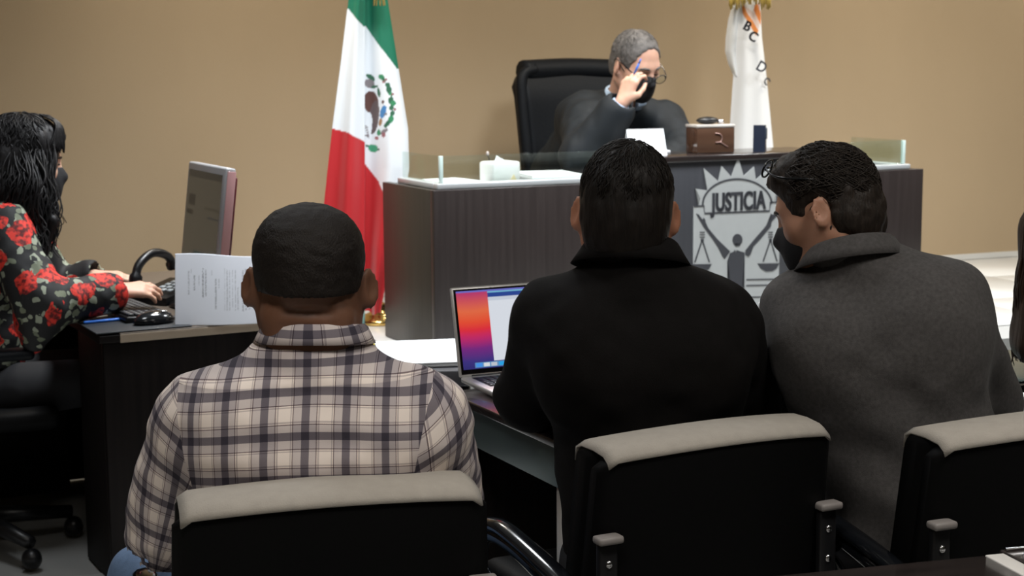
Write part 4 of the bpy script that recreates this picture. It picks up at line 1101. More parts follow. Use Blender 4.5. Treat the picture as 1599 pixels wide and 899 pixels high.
# ------------------------------------------------------------------ people
def person(base, label):
    return empty('person', (base[0], base[1], .003 if len(base) < 3 else base[2]), 0, label, 'person')
def shoes(j, par, fwd, z=.0):
    for sd in 'LR':
        A = npv(j['an'+sd]); d = npv(fwd); d[2] = 0; d /= np.linalg.norm(d)
        a = V(A[0], A[1], z+.045); vf = field([u(rc(a-d*.05, a+d*.13, .045, .038), .02), u(rc(a, a+V(0, 0, .05), .045, .042), .02)], .01, clips=[half((0, 0, z+.006), (0, 0, -1))])
        fmesh('shoe', vf, M['shoe'], par)
def short_hair(hx, t=.004, nape=-.052, extra=(), h=.004, disp=None, cut_ear=True, fz=.0):
    o = [u(ell((0, -.014, .034), (.0775+t, .098+t, .090+t), hx), .01)] + list(extra)
    o += [u(ell((0, -.045, -.02), (.066+t, .062+t, .075), hx), .03)]
    o.append(s_(ell((0, .125+fz*.2, -.052+fz*.5), (.105, .105+fz*.3, .125+fz*.5), hx), .008))
    if cut_ear:
        for s in (-1, 1): o.append(s_(ell((s*.088, -.002, -.022), (.030, .034, .046), hx), .008))
    hf = half((0, -.08, nape), (0, .10, -1), hx)[0]
    clips = [(lambda X, Y, Z: hf(X, Y, Z)+.0022*np.sin(X*310+Z*90)*np.sin(X*177+Y*240)+.0012*np.sin(X*730+Y*600), None, None)]
    return field(o, h, disp, clips)

# ---- man in the plaid shirt
hx1 = XF(rot(R_(3), R_(4), R_(1.5)), P(484, 444, 2.57), 1.04)
j1 = dict(pel=V(-.325, 2.565, .50), nb=V(-.322, 2.535, 1.005), shL=V(-.505, 2.55, .872), shR=V(-.155, 2.555, .872), elL=V(-.575, 2.60, .665), elR=V(-.125, 2.66, .66),
          wrL=V(-.50, 2.86, .60), wrR=V(-.24, 2.90, .63), hipL=V(-.43, 2.60, .50), hipR=V(-.23, 2.60, .50), knL=V(-.69, 2.90, .492), knR=V(-.13, 3.05, .49), anL=V(-.66, 2.98, .09), anR=V(-.15, 3.05, .09), rs=.062, ra=.064)
p1 = person((-.325, 2.565), 'man in a black and cream plaid shirt seated facing away')
ops = head_ops(hx1, 1.3)+neck_ops(hx1, j1['nb'], .066)+[u(rc(hx1.p((-.03, -.05, -.075)), hx1.p((.03, -.05, -.075)), .034, .034), .02)]
# folds at the back of the neck
ops += [u(rc(hx1.p((-.034, -.050, -.046)), hx1.p((.034, -.050, -.046)), .038, .038), .012), s_(rc(hx1.p((-.030, -.090, -.034)), hx1.p((.036, -.089, -.036)), .0040, .003), .009), s_(rc(hx1.p((-.036, -.090, -.062)), hx1.p((.040, -.088, -.064)), .0040, .003), .009)]
ops += torso_ops(j1, .185, .13, -.012)+hand_ops(j1['wrL'], (.35, .9, -.2), (0, .2, 1), (1, 0, 0), .5)+hand_ops(j1['wrR'], (-.4, .9, -.1), (0, .1, 1), (-1, 0, 0), .5)
fmesh('body', field(ops, .0055), M['skin_a'], p1)
fmesh('hair', short_hair(hx1, .0042, -.010, disp=folds(hx1.t, .0016, 120), extra=[u(ell((.030, -.035, .052), (.054, .066, .064), hx1), .02), u(ell((-.030, -.035, .052), (.054, .066, .064), hx1), .02)]), M['hair_short'], p1)
off1 = XF(hx1.R, hx1.t-npv(p1.location), hx1.k); lk = MB()
locks(lk, off1, lambda q: -.042 < q[2] < .0 and q[1] < .0 and abs(q[0]) < .076, 1500, (.05, .10), .0004, .0005, (0, -.1, 1), 0, c=(0, -.014, .034), rad=(.0790, .0993, .0915), seed=3, sides=3)
lk.build('hair_stubble', M['hair_short'], p1)
ops = torso_ops(j1, .205, .145, .010, cuff=0, kk=.09)
for sd in 'LR':
    E_ = npv(j1['el'+sd]); S_ = npv(j1['sh'+sd]); d_ = (E_-S_)/np.linalg.norm(E_-S_)
    ops.append(u(rc(S_+d_*.10, E_-d_*.02, .080, .076), .03))
    ops.append(('s', rc(E_+d_*.005, E_+d_*.15, .064, .070), .004))
ops.append(u(ell((-.322, 2.548, .992), (.088, .088, .035)), .03))
ops.append(s_(rc(V(-.322, 2.56, 1.005), V(-.322, 2.60, 1.12), .058, .080), .008))
def wr1(p):
    x = p[:, 0]+.33; z = p[:, 2]
    bk = np.clip((.97-z)/.25, 0, 1)
    w1 = .0045*bk*np.sin((z+.10*x*x-.03*x)*95+1.2*np.sin(x*9))*np.clip(1-np.abs(x)/.26, 0, 1)
    seam = -.003*np.exp(-((z-(.893+.05*x*x))/.004)**2)
    return w1-seam*0+.004*vnoise(p*np.array([9, 9, 22]), 3)+.0025*vnoise(p*np.array([20, 20, 40]), 5)-.0030*np.exp(-((z-.957-.03*x)/.005)**2)
sv, sf = field(ops, .0065, wr1, clips=[half((0, 0, .50), (0, 0, -1))])
sh = fmesh('shirt', (sv, sf), M['plaid'], p1)
def plaid_uv(o, j, xc):
    """straight armhole seams, then the cloth directions of body and sleeves"""
    og = npv(o.parent.location); me = o.data; bm = bmesh.new(); bm.from_mesh(me); pl = []
    for sd, sg in (('L', -1), ('R', 1)):
        S = npv(j['sh'+sd]); p0 = S+V(sg*.012, 0, 0); n = V(sg*.978, 0, -.20); pl.append((sd, p0, n))
        bmesh.ops.bisect_plane(bm, geom=bm.verts[:]+bm.edges[:]+bm.faces[:], plane_co=Vector(p0-og), plane_no=Vector(n))
    bmesh.ops.bisect_plane(bm, geom=bm.verts[:]+bm.edges[:]+bm.faces[:], plane_co=Vector((xc, 0, .955))-Vector(og), plane_no=Vector((-.03, 0, 1)))
    bm.to_mesh(me); bm.free()
    nv, nl, npo = len(me.vertices), len(me.loops), len(me.polygons)
    co = np.empty(nv*3, np.float32); me.vertices.foreach_get('co', co); co = co.reshape(-1, 3).astype(float)+og
    lv = np.empty(nl, np.int32); me.loops.foreach_get('vertex_index', lv)
    lt = np.empty(npo, np.int32); me.polygons.foreach_get('loop_total', lt); lp = np.repeat(np.arange(npo), lt)
    cen = np.empty(npo*3, np.float32); me.polygons.foreach_get('center', cen); cen = cen.reshape(-1, 3).astype(float)+og
    c = co[lv]; out = np.zeros((nl, 2))
    out[:, 0] = .32*np.arcsin(np.clip((c[:, 0]-xc)/.32, -1, 1)); out[:, 1] = c[:, 2]+.30*(c[:, 0]-xc)**2-.02*(c[:, 0]-xc)+.010
    out[((cen-V(xc, 0, .955))@V(-.03, 0, 1) > 0)[lp], 1] += .022      # yoke cut separately
    for sd, p0, n in pl:
        S, Eb = npv(j['sh'+sd]), npv(j['el'+sd]); d = (Eb-S)/np.linalg.norm(Eb-S)
        side = np.cross(d, (0, 1, 0)); side /= np.linalg.norm(side)
        m = (((cen-p0)@n) > 0)[lp]; q = c[m]-S
        out[m, 1] = q@d+.02; out[m, 0] = .075*np.arctan2(q@side, -q[:, 1])+.01
    me.uv_layers.new(name='UVMap').data.foreach_set('uv', out.reshape(-1).astype(np.float32))
    me.polygons.foreach_set('use_smooth', np.ones(npo, bool)); me.update()
plaid_uv(sh, j1, -.325)
cm = MB(); collar(cm, V(-.320, 2.553, .996)-npv(p1.location), rot(R_(3), R_(2), R_(1)), .076, .080, .030, .026, .028, .010, lift=.016)
co_ = cm.build('collar', M['plaid'], p1)
cv = np.array([v.co for v in co_.data.vertices]); ul = co_.data.uv_layers.new(name='UVMap')
uvs = [((math.atan2(cv[l.vertex_index][0], -cv[l.vertex_index][1])*.085), cv[l.vertex_index][2]*1.0+.055) for l in co_.data.loops]
ul.data.foreach_set('uv', np.array(uvs, np.float32).ravel())
fmesh('jeans', field(legs_ops(j1, .088), .011, folds(V(0, 0, 0), .004, 14)), M['denim'], p1)
shoes(j1, p1, (0, 1, 0))

# ---- man in the black suit
hx2 = XF(rot(R_(-4), R_(6), R_(2.5)), P(977, 333, 2.985), 1.03)
j2 = dict(pel=V(.285, 2.975, .50), nb=V(.222, 2.955, 1.085), shL=V(.077, 2.985, .968), shR=V(.392, 3.0, .960), elL=V(.030, 3.09, .795), elR=V(.463, 3.10, .785),
          wrL=V(.13, 3.30, .790), wrR=V(.37, 3.36, .790), hipL=V(.19, 3.0, .5), hipR=V(.38, 3.0, .5), knL=V(.20, 3.40, .52), knR=V(.46, 3.42, .52), anL=V(.24, 3.40, .09), anR=V(.46, 3.42, .09), rs=.058, ra=.057)
p2 = person((.285, 2.975), 'man in a black suit jacket seated facing the laptop')
ops = head_ops(hx2, 1.13)+neck_ops(hx2, j2['nb'], .058)+torso_ops(j2, .17, .12, -.015)
ops += hand_ops(j2['wrL'], (-.3, .95, -.1), (0, .1, 1), (1, .2, 0), .45)+hand_ops(j2['wrR'], (-.35, .9, -.1), (0, .1, 1), (-1, 0, 0), .45)
fmesh('body', field(ops, .0055), M['skin_b'], p2)
fmesh('hair', short_hair(hx2, .0075, -.078, disp=folds(hx2.t, .0025, 60, (1, 1, .4)), extra=[u(ell((0, -.055, -.025), (.070, .055, .08), hx2), .02)]), M['hair_black'], p2)
lk = MB(); l2w = np.linalg.inv
keep2 = lambda q: (q[2] > -.04+(-q[1]-.05)*-.2) and not (q[1] > .045 and q[2] < .075) and not (abs(q[0]) > .06 and q[2] < .03 and q[1] > -.03)
off2 = XF(hx2.R, hx2.t-npv(p2.location), hx2.k)
locks(lk, off2, keep2, 1500, (.25, .6), .003, .0009, (.18, -.32, 1), .10, rad=(.083, .103, .0955), seed=5); lk.build('hair_locks', M['hair_black'], p2)
ops = torso_ops(j2, .187, .135, .012, kk=.08)
ops.append(s_(rc(npv(j2['nb'])+V(0, .02, .0), npv(j2['nb'])+V(0, .05, .12), .060, .075), .008))
def wr2(p): return .004*vnoise(p*np.array([11, 11, 16]), 8)+.003*vnoise(p*np.array([24, 24, 30]), 9)
fmesh('jacket', field(ops, .0075, wr2, clips=[half((0, 0, .46), (0, 0, -1))]), M['dark_suit'], p2)
cm = MB(); collar(cm, npv(j2['nb'])+V(.0, .012, -.012)-npv(p2.location), rot(R_(-2), R_(3), R_(2)), .078, .074, .052, .020, .040, .022, lift=.012)
cm.build('collar', M['dark_suit'], p2)
ml = MB()
for s in (-1, 1): ml.tube([off2.p((s*.055, .066, -.04)), off2.p((s*.078, .01, -.03)), off2.p((s*.085, -.016, -.032)), off2.p((s*.082, -.02, -.01))], .0016, 6)
ml.build('mask_loops', M['mask'], p2)
def make_mask(hx, par, mt):
    o = [u(ell((0, .024, -.040), (.064, .074, .074), hx), .02), u(rc((0, .03, -.062), (0, .066, -.090), .050, .033, hx), .03), u(rc((0, .085, .0), (0, .108, -.03), .012, .015, hx), .02), u(ell((0, .078, -.06), (.034, .026, .04), hx), .03)]
    clips = [half((0, .06, -.006), (0, -.10, 1), hx), half((0, .06, -.122), (0, .12, -1), hx), half((0, .016, -.06), (0, -1, -.15), hx)]
    return fmesh('mask', field(o, .004, None, clips), mt, par)
make_mask(hx2, p2, M['mask'])
fmesh('trousers', field(legs_ops(j2), .012), M['trouser'], p2); shoes(j2, p2, (-.1, 1, 0))

# ---- man in the grey suit, head turned to the left
hx3 = XF(rot(R_(66), R_(20), R_(4)), P(1288, 330, 3.10), .955)
j3 = dict(pel=V(.80, 2.99, .50), nb=V(.665, 3.055, 1.085), shL=V(.575, 3.10, .965), shR=V(.825, 3.02, .985), elL=V(.575, 3.24, .79), elR=V(.955, 3.15, .77),
          wrL=V(.62, 3.44, .79), wrR=V(.83, 3.46, .79), hipL=V(.71, 3.02, .5), hipR=V(.90, 3.02, .5), knL=V(.70, 3.42, .52), knR=V(.92, 3.45, .52), anL=V(.72, 3.42, .09), anR=V(.92, 3.45, .09), rs=.066, ra=.060)
p3 = person((.80, 2.99), 'man in a grey suit jacket leaning left with glasses on his head')
ops = head_ops(hx3, 1.15)+neck_ops(hx3, j3['nb'], .056)+torso_ops(j3, .17, .12, -.015)
ops += hand_ops(j3['wrL'], (-.2, .95, -.1), (0, .1, 1), (1, .2, 0), .45)+hand_ops(j3['wrR'], (-.35, .9, -.1), (0, .1, 1), (-1, 0, 0), .45)
fmesh('body', field(ops, .0055), M['skin_c'], p3)
fmesh('hair', short_hair(hx3, .009, -.085, fz=.02, disp=folds(hx3.t, .005, 38), extra=[u(ell((0, -.05, -.02), (.070, .050, .09), hx3), .02), u(ell((0, .03, .085), (.06, .06, .045), hx3), .03)]), M['hair_darkbrown'], p3)
off3 = XF(hx3.R, hx3.t-npv(p3.location), hx3.k)
keep3 = lambda q: (q[2] > -.05) and not (q[1] > .05 and q[2] < .085) and not (abs(q[0]) > .055 and q[2] < .03 and q[1] > -.03)
lk = MB(); locks(lk, off3, keep3, 2000, (.2, .45), .004, .0010, (.0, -.5, 1), .35, rad=(.0865, .107, .100), seed=8); lk.build('hair_locks', M['hair_darkbrown'], p3)
make_mask(hx3, p3, M['mask'])
ml = MB()
for s in (-1, 1):
    ml.tube(spline([off3.p((s*.058, .052, -.030)), off3.p((s*.072, .015, .004)), off3.p((s*.083, -.022, .026))], 5), .0017, 6)
    ml.tube(spline([off3.p((s*.056, .030, -.085)), off3.p((s*.070, -.005, -.060)), off3.p((s*.082, -.024, -.036))], 5), .0017, 6)
ml.build('mask_loops', M['mask'], p3)
eb = MB()
for s in (-1, 1): eb.tube(spline([off3.p((s*.014, .091, .021)), off3.p((s*.032, .090, .027)), off3.p((s*.048, .076, .021))], 4), [.002]+[.0038]*7+[.0015], 6)
eb.build('eyebrows', M['hair_darkbrown'], p3)
gls = MB()
for s in (-1, 1):
    cp = off3.p((s*.033, .078, .118)); fwd = off3.R @ V(0, .75, .66); rt = off3.R @ V(1, 0, 0); upv = np.cross(rt, fwd)
    ring = [cp+rt*.026*math.cos(t*math.pi/10)+upv*.018*math.sin(t*math.pi/10) for t in range(21)]
    gls.tube(ring, .0022, 6, False)
    gls.tube(spline([off3.p((s*.060, .075, .115)), off3.p((s*.080, .050, .090)), off3.p((s*.086, .0, .070)), off3.p((s*.080, -.04, .055))], 6), .0022, 6)
gls.tube([off3.p((-.008, .084, .122)), off3.p((.008, .084, .122))], .002, 6)
gls.build('eyeglasses', M['gloss_black'], p3)
ops = torso_ops(j3, .185, .135, .012, kk=.08)
ops.append(s_(rc(npv(j3['nb'])+V(-.015, .025, .0), npv(j3['nb'])+V(-.05, .06, .12), .060, .075), .008))
def wr3(p):
    q = p-V(.72, 2.95, .8); s = q[:, 2]+.55*q[:, 0]
    return .003*np.sin(s*42+2*np.sin(q[:, 0]*7))*np.clip((.95-p[:, 2])/.2, 0, 1)+.004*vnoise(p*np.array([10, 10, 14]), 18)+.0028*vnoise(p*np.array([22, 22, 26]), 19)+.002*np.exp(-((q[:, 0]-.02-.12*(-q[:, 2]))/.0035)**2)
fmesh('jacket', field(ops, .0075, wr3, clips=[half((0, 0, .46), (0, 0, -1))]), M['grey_suit'], p3)
cm = MB(); collar(cm, npv(j3['nb'])+V(-.010, .010, -.024)-npv(p3.location), rot(R_(14), R_(6), R_(-2)), .076, .074, .044, .016, .036, .022, lift=.014)
cm.build('collar', M['grey_suit'], p3)
fmesh('trousers', field(legs_ops(j3), .012), M['trouser'], p3); shoes(j3, p3, (0, 1, 0))

# ---- the judge
JY = 6.66
hx4 = XF(rot(R_(180+38), R_(24), R_(4)), P(993, 102, JY), 1.10)
j4 = dict(pel=bench_pt(1.07, .98, .52), nb=P(972, 158, 6.80), shL=P(1036, 194, 6.92), shR=P(914, 194, 6.72), elR=P(912, 246, 6.47), wrR=P(972, 160, 6.42), elL=P(1066, 240, 6.78), wrL=P(1020, 262, 6.52),
          hipL=bench_pt(1.17, .94, .50), hipR=bench_pt(.97, .94, .50), knL=bench_pt(1.20, .52, .44), knR=bench_pt(.95, .52, .44), anL=bench_pt(1.20, .55, .09), anR=bench_pt(.95, .55, .09), rs=.070, ra=.062, rz=BR)
p4 = person((*j4['pel'].xy, DZ+.003), 'judge in a black robe and mask seated behind the bench')
fdir = hx4.R @ V(0, 1, 0)
hd_ = npv(P(986, 118, 6.43))-npv(j4['wrR'])
ops = head_ops(hx4)+neck_ops(hx4, j4['nb'], .058)+torso_ops(j4, .17, .12, -.015)
ops += hand_ops(j4['wrR'], hd_, (-.62, -.70, .15), (.45, -.35, .5), .85, L=1.02, tcurl=.4)+hand_ops(j4['wrL'], (-.5, -.85, -.1), (0, -.1, 1), (-1, .2, 0), .4)
fmesh('body', field(ops, .005), M['skin_j'], p4)
fmesh('hair', short_hair(hx4, .005, -.06, fz=.05, disp=folds(hx4.t, .0018, 90)), M['hair_grey'], p4)
off4 = XF(hx4.R, hx4.t-npv(p4.location), hx4.k)
lk = MB(); keep4 = lambda q: (q[2] > -.035) and not (q[1] > .03 and q[2] < .11) and not (abs(q[0]) > .055 and q[2] < .03 and q[1] > -.03)
locks(lk, off4, keep4, 700, (.15, .3), .002, .0008, (.0, -.3, 1), .1, rad=(.0825, .103, .095), seed=9); lk.build('hair_locks', M['hair_grey'], p4)
make_mask(hx4, p4, M['mask'])
ml = MB()
for s in (-1, 1): ml.tube(spline([off4.p((s*.058, .052, -.030)), off4.p((s*.074, .012, -.004)), off4.p((s*.084, -.02, .022))], 5), .0018, 6)
ml.build('mask_loops', M['mask'], p4)
eb = MB()
for s in (-1, 1): eb.tube(spline([off4.p((s*.014, .092, .022)), off4.p((s*.032, .091, .028)), off4.p((s*.050, .076, .021))], 4), [.002]+[.0042]*7+[.0015], 6)
eb.build('eyebrows', M['hair_grey'], p4)
ey = MB()
for s in (-1, 1): ey.tube(spline([off4.p((s*.020, .0855, .0)), off4.p((s*.031, .0880, -.003)), off4.p((s*.042, .0835, .0)) ], 4), [.0008]+[.0022]*7+[.0008], 6)
ey.build('eyes', M['mask'], p4)
gls = MB()
for s in (-1, 1):
    cp = off4.p((s*.033, .112, -.010)); rt = off4.R @ V(1, 0, 0); upv = off4.R @ V(0, .1, 1)
    gls.tube([cp+rt*.027*math.cos(t*math.pi/10)+upv*.019*math.sin(t*math.pi/10) for t in range(21)], .0022, 6, False)
    gls.tube(spline([off4.p((s*.060, .110, -.004)), off4.p((s*.078, .07, .008)), off4.p((s*.088, -.01, .026)), off4.p((s*.086, -.03, .012))], 6), .0024, 6)
gls.tube([off4.p((-.008, .116, -.006)), off4.p((.008, .116, -.006))], .002, 6)
gls.build('eyeglasses', M['gloss_black'], p4)
ln_ = MB()
for s in (-1, 1):
    m4 = Matrix.Translation(off4.p((s*.033, .112, -.010))) @ Matrix(off4.R.tolist()).to_4x4() @ Matrix.Diagonal((.026, .0012, .018, 1))
    ln_.ball((0, 0, 0), 1.0, m4)
ln_.build('lenses', M['glass'], p4)
ops = torso_ops(j4, .195, .15, .022, kk=.08, cuff=.86)
ER, WRr = npv(j4['elR']), npv(j4['wrR']); ops.append(u(rc(npv(j4['shR']), ER, .088, .098), .03)); ops.append(u(rc(ER, ER+(WRr-ER)*.80, .092, .072), .03))
EL, WL = npv(j4['elL']), npv(j4['wrL']); ops.append(u(rc(npv(j4['shL']), EL, .088, .096), .03)); ops.append(u(rc(EL, EL+(WL-EL)*.8, .09, .07), .03))
ops.append(s_(rc(ER+(WRr-ER)*.80, WRr+(WRr-ER)*.3, .046, .06), .006))
ops.append(s_(rc(npv(j4['nb'])+V(0, 0, .005), npv(j4['nb'])+V(.03, -.05, .12), .064, .08), .008))
def wr4(p): 
    q = p-npv(j4['nb']); return .007*vnoise(p*np.array([16, 16, 7]), 28)+.004*vnoise(p*np.array([30, 30, 14]), 29)
fmesh('robe', field(ops, .0075, wr4, clips=[half((0, 0, DZ+.42), (0, 0, -1))]), M['robe'], p4)
cm = MB(); tf4, _h = torso_frame(j4['pel'], j4['nb'], j4['shL'], j4['shR'])
collar(cm, npv(j4['nb'])+V(.006, -.010, -.012)-npv(p4.location), rot(R_(180+26), R_(10), 0), .072, .078, .052, .044, .036, .008, lift=.014, a0=-172, a1=172)
cm.build('shirt_collar', M['blue_shirt'], p4)
cu_ = MB(); dcu = (WRr-ER)/np.linalg.norm(WRr-ER)
cu_.tube([WRr-dcu*.075-npv(p4.location), WRr-dcu*.005-npv(p4.location)], [.042, .040], 18, False); cuo = cu_.build('shirt_cuff', M['blue_shirt'], p4)
md = cuo.modifiers.new('thick', 'SOLIDIFY'); md.thickness = .004
fmesh('trousers', field(legs_ops(j4), .014), M['trouser'], p4); shoes(j4, p4, (.44, -.9, 0), DZ)
pn = empty('blue_pen', (0, 0, 0), 0, 'small blue pen held in the raised hand of the judge', 'pen')
pa, pb = npv(P(1001, 92, 6.42)), npv(P(990, 116, 6.44))
pn.location = pb; MB().tube([(0, 0, 0), (pa-pb)*.7], .0042, 8).build('barrel', bpy.data.materials['blue_plastic'], pn); MB().tube([(pa-pb)*.7, pa-pb], [.0042, .0025], 8).build('cap', bpy.data.materials['blue_plastic'], pn)

# ---- the clerk in the floral blouse
hx5 = XF(rot(R_(-64), R_(8), 0), P(42, 254, 4.74), 1.0)
j5 = dict(pel=V(P(-60, 560, 4.72).x, 4.72, .50), nb=P(16, 322, 4.72), shL=P(34, 352, 4.90), shR=P(8, 362, 4.55), elR=P(66, 478, 4.47), wrR=P(180, 455, 4.60), elL=P(92, 455, 4.98), wrL=P(146, 432, 4.95),
          hipL=V(-1.52, 4.84, .50), hipR=V(-1.46, 4.66, .50), knL=V(-1.14, 4.98, .52), knR=V(-1.08, 4.80, .52), anL=V(-1.16, 4.98, .09), anR=V(-1.10, 4.78, .09), rs=.055, ra=.050, rz=R_(-70))
p5 = person((j5['pel'][0], 4.72), 'woman clerk with long black hair typing in red floral blouse')
ops = head_ops(hx5)+neck_ops(hx5, j5['nb'], .048)+torso_ops(j5, .145, .105, -.012)
ops += hand_ops(j5['wrR'], (.86, .46, .06), (.05, -.35, .9), (.1, .9, .3), .42, L=.92)+hand_ops(j5['wrL'], (.85, .2, .02), (.05, -.2, .95), (.1, -.9, .1), .45, L=.92)
fmesh('body', field(ops, .005), M['skin_w'], p5)
off5 = XF(hx5.R, hx5.t-npv(p5.location), hx5.k)
make_mask(hx5, p5, M['mask'])
ey = MB()
for s in (-1, 1): ey.tube(spline([off5.p((s*.019, .0850, .005)), off5.p((s*.031, .0885, .006)), off5.p((s*.043, .0830, .005))], 4), [.001]+[.0026]*7+[.001], 6)
for s in (-1, 1): ey.tube(spline([off5.p((s*.014, .092, .022)), off5.p((s*.032, .091, .028)), off5.p((s*.050, .076, .022))], 4), [.001]+[.003]*7+[.001], 6)
ey.build('eyes_and_brows', M['hair_woman'], p5)
# hair: a full cap and a fall over the shoulders
hop = [u(ell((0, -.018, .036), (.096, .116, .107), hx5), .02), u(ell((0, -.075, -.06), (.100, .075, .13), hx5), .05), u(ell((.055, -.03, -.07), (.048, .072, .11), hx5), .05), u(ell((-.055, -.03, -.07), (.048, .072, .11), hx5), .05)]
hop += [u(rc(hx5.p((.06, -.02, -.10)), P(52, 375, 4.60), .060, .040), .04), u(rc(hx5.p((.03, -.09, -.10)), P(-5, 400, 4.70), .09, .06), .04), u(rc(hx5.p((-.04, -.08, -.1)), P(10, 390, 4.85), .07, .05), .04), u(rc(P(52, 375, 4.60), P(72, 425, 4.56), .034, .012), .03)]
hop += [s_(ell((0, .128, -.035), (.078, .082, .098), hx5), .012), u(ell((.068, .036, -.005), (.018, .034, .085), hx5), .03), u(ell((0, .060, .086), (.058, .044, .030), hx5), .03), u(rc(hx5.p((.074, .030, -.06)), P(80, 345, 4.60), .018, .016), .03), u(rc(P(80, 345, 4.60), P(72, 395, 4.58), .016, .008), .02)]
hd5 = lambda p: .006*vnoise(p*np.array([26, 26, 9]), 41)+.003*vnoise(p*np.array([60, 60, 16]), 42)
fmesh('hair', field(hop, .006, hd5), M['hair_woman'], p5)
lk = MB(); g5 = np.random.default_rng(12)
keep5 = lambda q: not (q[1] > .035 and q[2] < .075)
locks(lk, off5, keep5, 900, (.3, .7), .004, .0017, (.0, -.1, 1), .12, c=(0, -.018, .036), rad=(.098, .118, .109), seed=13)
org = npv(p5.location)
for k in range(330):
    s0 = g5.uniform(-1.35, 1.3); a = s0*1.5
    st = V(.098*math.sin(a), -.012-.105*math.cos(a)*.9 if abs(a) > .2 else -.10, g5.uniform(-.03, .05))
    if st[1] > .02: st[1] = .02*g5.uniform(.3, 1)
    tgt = npv(P(g5.uniform(-25, 78), g5.uniform(370, 425), 4.72-.19*math.sin(a)))
    p0 = hx5.p(st); mid = p0*.62+tgt*.38+hx5.R @ V(.03*math.sin(a), -.015*math.cos(a), .02)
    pts = spline([p0, mid, p0*.25+tgt*.75, tgt], 7); wv = g5.uniform(.006, .015); phs = g5.uniform(0, 6)
    pts = [q+V(wv*math.sin(phs+i*.62)*min(1, i/8), wv*.6*math.cos(phs+i*.5)*min(1, i/8), 0)-org for i, q in enumerate(pts)]
    r0 = g5.uniform(.0018, .004); n_ = len(pts)
    lk.tube(pts, [r0*(.6 if i < 3 else 1)*(1-.85*(i/(n_-1))**3) for i in range(n_)], 5, False)
for k in range(120):                         # wavy locks framing the face
    st = hx5.p((g5.uniform(.060, .090), g5.uniform(.0, .058), g5.uniform(-.02, .085))); tgt = npv(P(g5.uniform(58, 96), g5.uniform(325, 405), 4.59))
    pts = spline([st, st*.6+tgt*.4+V(.012, -.012, 0), st*.25+tgt*.75, tgt], 7); wv = g5.uniform(.006, .014); phs = g5.uniform(0, 1.6)
    pts = [q+V(wv*math.sin(phs+i*.55)*min(1, i/8), wv*.5*math.cos(phs+i*.5)*min(1, i/8), 0)-org for i, q in enumerate(pts)]
    r0 = g5.uniform(.0016, .0035); n_ = len(pts)
    lk.tube(pts, [r0*(.4 if i < 3 else 1)*(1-.85*(i/(n_-1))**3) for i in range(n_)], 5, False)
for k in range(90):                          # fringe swept over the forehead
    a = g5.uniform(-.2, 1.0); st = hx5.p((.02*a, .02+.03*g5.uniform(0, 1), .146)); e_ = hx5.p((.035+.055*a, .098-.055*a*a, .060-.02*g5.uniform(0, 1)))
    m_ = hx5.p((.03+.03*a, .082-.02*a, .120)); r0 = g5.uniform(.0016, .003)
    lk.tube([q-org for q in spline([st, m_, e_], 6)], [r0]*12+[r0*.3], 5, False)
for (xa, ya, xb, yb, xc_, yc_) in ((78, 318, 96, 335, 104, 348), (70, 370, 84, 392, 92, 402), (82, 320, 100, 345, 88, 356)):
    lk.tube([npv(q)-org for q in spline([P(xa-20, ya-35, 4.6), P(xa, ya, 4.6), P(xb, yb, 4.6), P(xc_, yc_, 4.6)], 6)], .0012, 5, False)
lk.build('hair_locks', M['hair_woman'], p5)
ops = torso_ops(j5, .155, .115, .016, kk=.06, cuff=.93)
ER, WRr = npv(j5['elR']), npv(j5['wrR']); ops += [u(rc(npv(j5['shR']), ER, .066, .075), .03), u(rc(ER, ER+(WRr-ER)*.92, .072, .048), .03), u(rc(ER+V(-.01, 0, -.02), ER+V(-.03, 0, -.10), .05, .035), .04)]
EL, WL = npv(j5['elL']), npv(j5['wrL']); ops += [u(rc(EL, EL+(WL-EL)*.9, .062, .046), .03)]
for A, B in ((ER, WRr), (EL, WL)): ops.append(s_(rc(A+(B-A)*.93, B+(B-A)*.3, .034, .045), .005))
ops.append(s_(rc(npv(j5['nb'])+V(0, 0, .01), npv(j5['nb'])+V(.05, 0, .12), .052, .07), .008))
fmesh('blouse', field(ops, .0065, lambda p: .006*vnoise(p*np.array([20, 20, 14]), 51)+.003*vnoise(p*np.array([45, 45, 30]), 52), clips=[half((0, 0, .57), (0, 0, -1))]), M['floral'], p5)
fmesh('trousers', field(legs_ops(j5, .075), .014), M['trouser'], p5); shoes(j5, p5, (.9, .35, 0))

# ---- the woman cut off by the right edge of the view
hx6 = XF(rot(R_(-30), R_(6), 0), P(1690, 330, 3.35), 1.0)
cx6 = hx6.t[0]
j6 = dict(pel=V(cx6+.12, 3.34, .50), nb=V(cx6+.02, 3.34, 1.03), shL=V(cx6+.045, 3.47, .92), shR=V(cx6+.13, 3.20, .92), elL=V(cx6+.17, 3.56, .73), elR=V(cx6+.26, 3.26, .73), wrL=V(cx6+.30, 3.66, .79), wrR=V(cx6+.36, 3.46, .79),
          hipL=V(cx6+.15, 3.42, .5), hipR=V(cx6+.20, 3.28, .5), knL=V(cx6+.42, 3.66, .52), knR=V(cx6+.50, 3.46, .52), anL=V(cx6+.42, 3.66, .09), anR=V(cx6+.50, 3.46, .09), rs=.048, ra=.046, rz=R_(-60))
p6 = person((cx6+.12, 3.34), 'person with long brown hair cut off by the right edge')
ops = head_ops(hx6)+neck_ops(hx6, j6['nb'], .048)+torso_ops(j6, .145, .105, -.012)+hand_ops(j6['wrL'], (.8, .6, -.05), (0, .1, 1), (.5, -.8, 0), .4, L=.9)+hand_ops(j6['wrR'], (.6, .8, -.05), (0, .1, 1), (-.8, .5, 0), .4, L=.9)
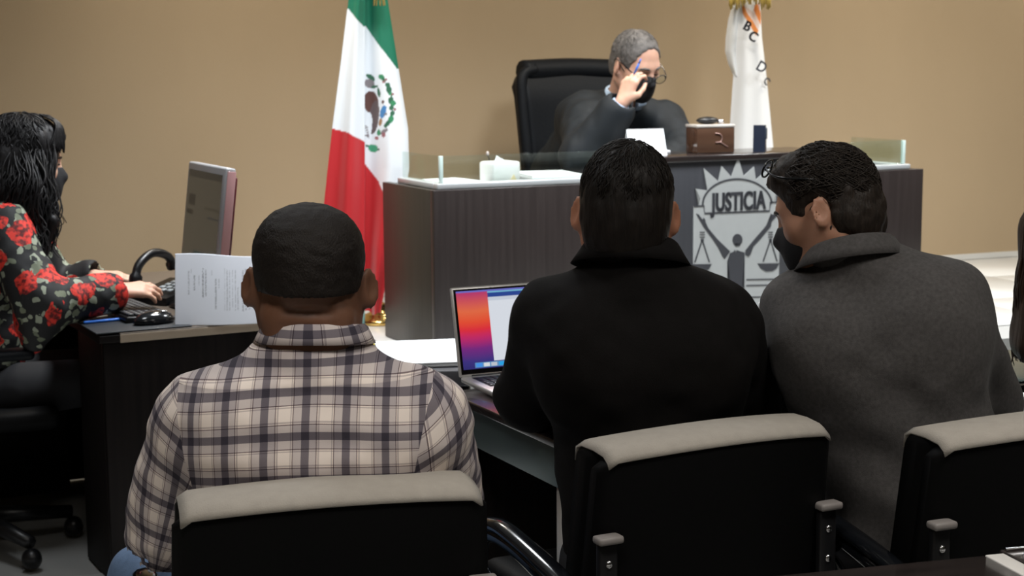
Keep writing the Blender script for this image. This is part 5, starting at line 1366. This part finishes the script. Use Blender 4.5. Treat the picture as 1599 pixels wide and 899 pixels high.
fmesh('body', field(ops, .007), M['skin_c'], p6)
hop = [u(ell((0, -.018, .036), (.094, .114, .105), hx6), .02), u(rc(hx6.p((-.055, -.05, -.05)), hx6.p((-.075, -.06, -.28)), .060, .045), .04), u(rc(hx6.p((.045, -.05, -.05)), hx6.p((.05, -.07, -.30)), .075, .06), .05), u(rc(hx6.p((0, -.06, -.05)), hx6.p((-.01, -.08, -.28)), .08, .06), .05), s_(ell((0, .13, -.035), (.08, .08, .1), hx6), .012)]
fmesh('hair', field(hop, .008, hd5), M['hair_brown'], p6)
lk = MB(); org = npv(p6.location)
for k in range(110):
    a = g5.uniform(-1.9, 1.2); p0 = hx6.p((.097*math.sin(a), -.02-.105*math.cos(a), g5.uniform(-.06, .05)))
    tg = hx6.p((-.09*1.0*abs(math.sin(a))-.02 if a < 0 else .09*math.sin(a), -.05-.05*math.cos(a), g5.uniform(-.34, -.25)))
    ph_ = g5.uniform(0, 6); pts = [q+V(.007*math.sin(ph_+i*.7), 0, 0)-org for i, q in enumerate(spline([p0, p0*.5+tg*.5+V(-.012 if a < 0 else .01, -.01, 0), tg], 8))]
    lk.tube(pts, [.004*(1-.8*(i/16)**3) for i in range(17)], 5, False)
lk.build('hair_locks', M['hair_brown'], p6)
M['blazer'] = mat('black_blazer', (.010, .009, .009), .85)
fmesh('jacket', field(torso_ops(j6, .155, .115, .012, kk=.06), .01, folds(V(0, 0, 0), .004, 14), clips=[half((0, 0, .46), (0, 0, -1))]), M['blazer'], p6)
fmesh('trousers', field(legs_ops(j6, .075), .014), M['trouser'], p6); shoes(j6, p6, (.8, .6, 0))
sto = empty('stool', (cx6+.12, 3.34, .003), 0, 'round black stool under the person at the right edge', 'stool')
MB().lathe([(.16, .385), (.18, .40), (.18, .415), (.15, .425)], sides=24).build('seat', M['black_vinyl'], sto)
MB().tube([(0, 0, .02), (0, 0, .385)], .025, 12).build('post', M['gloss_black'], sto)
MB().lathe([(.19, 0), (.19, .012), (.04, .03)], sides=24).build('foot', M['gloss_black'], sto)
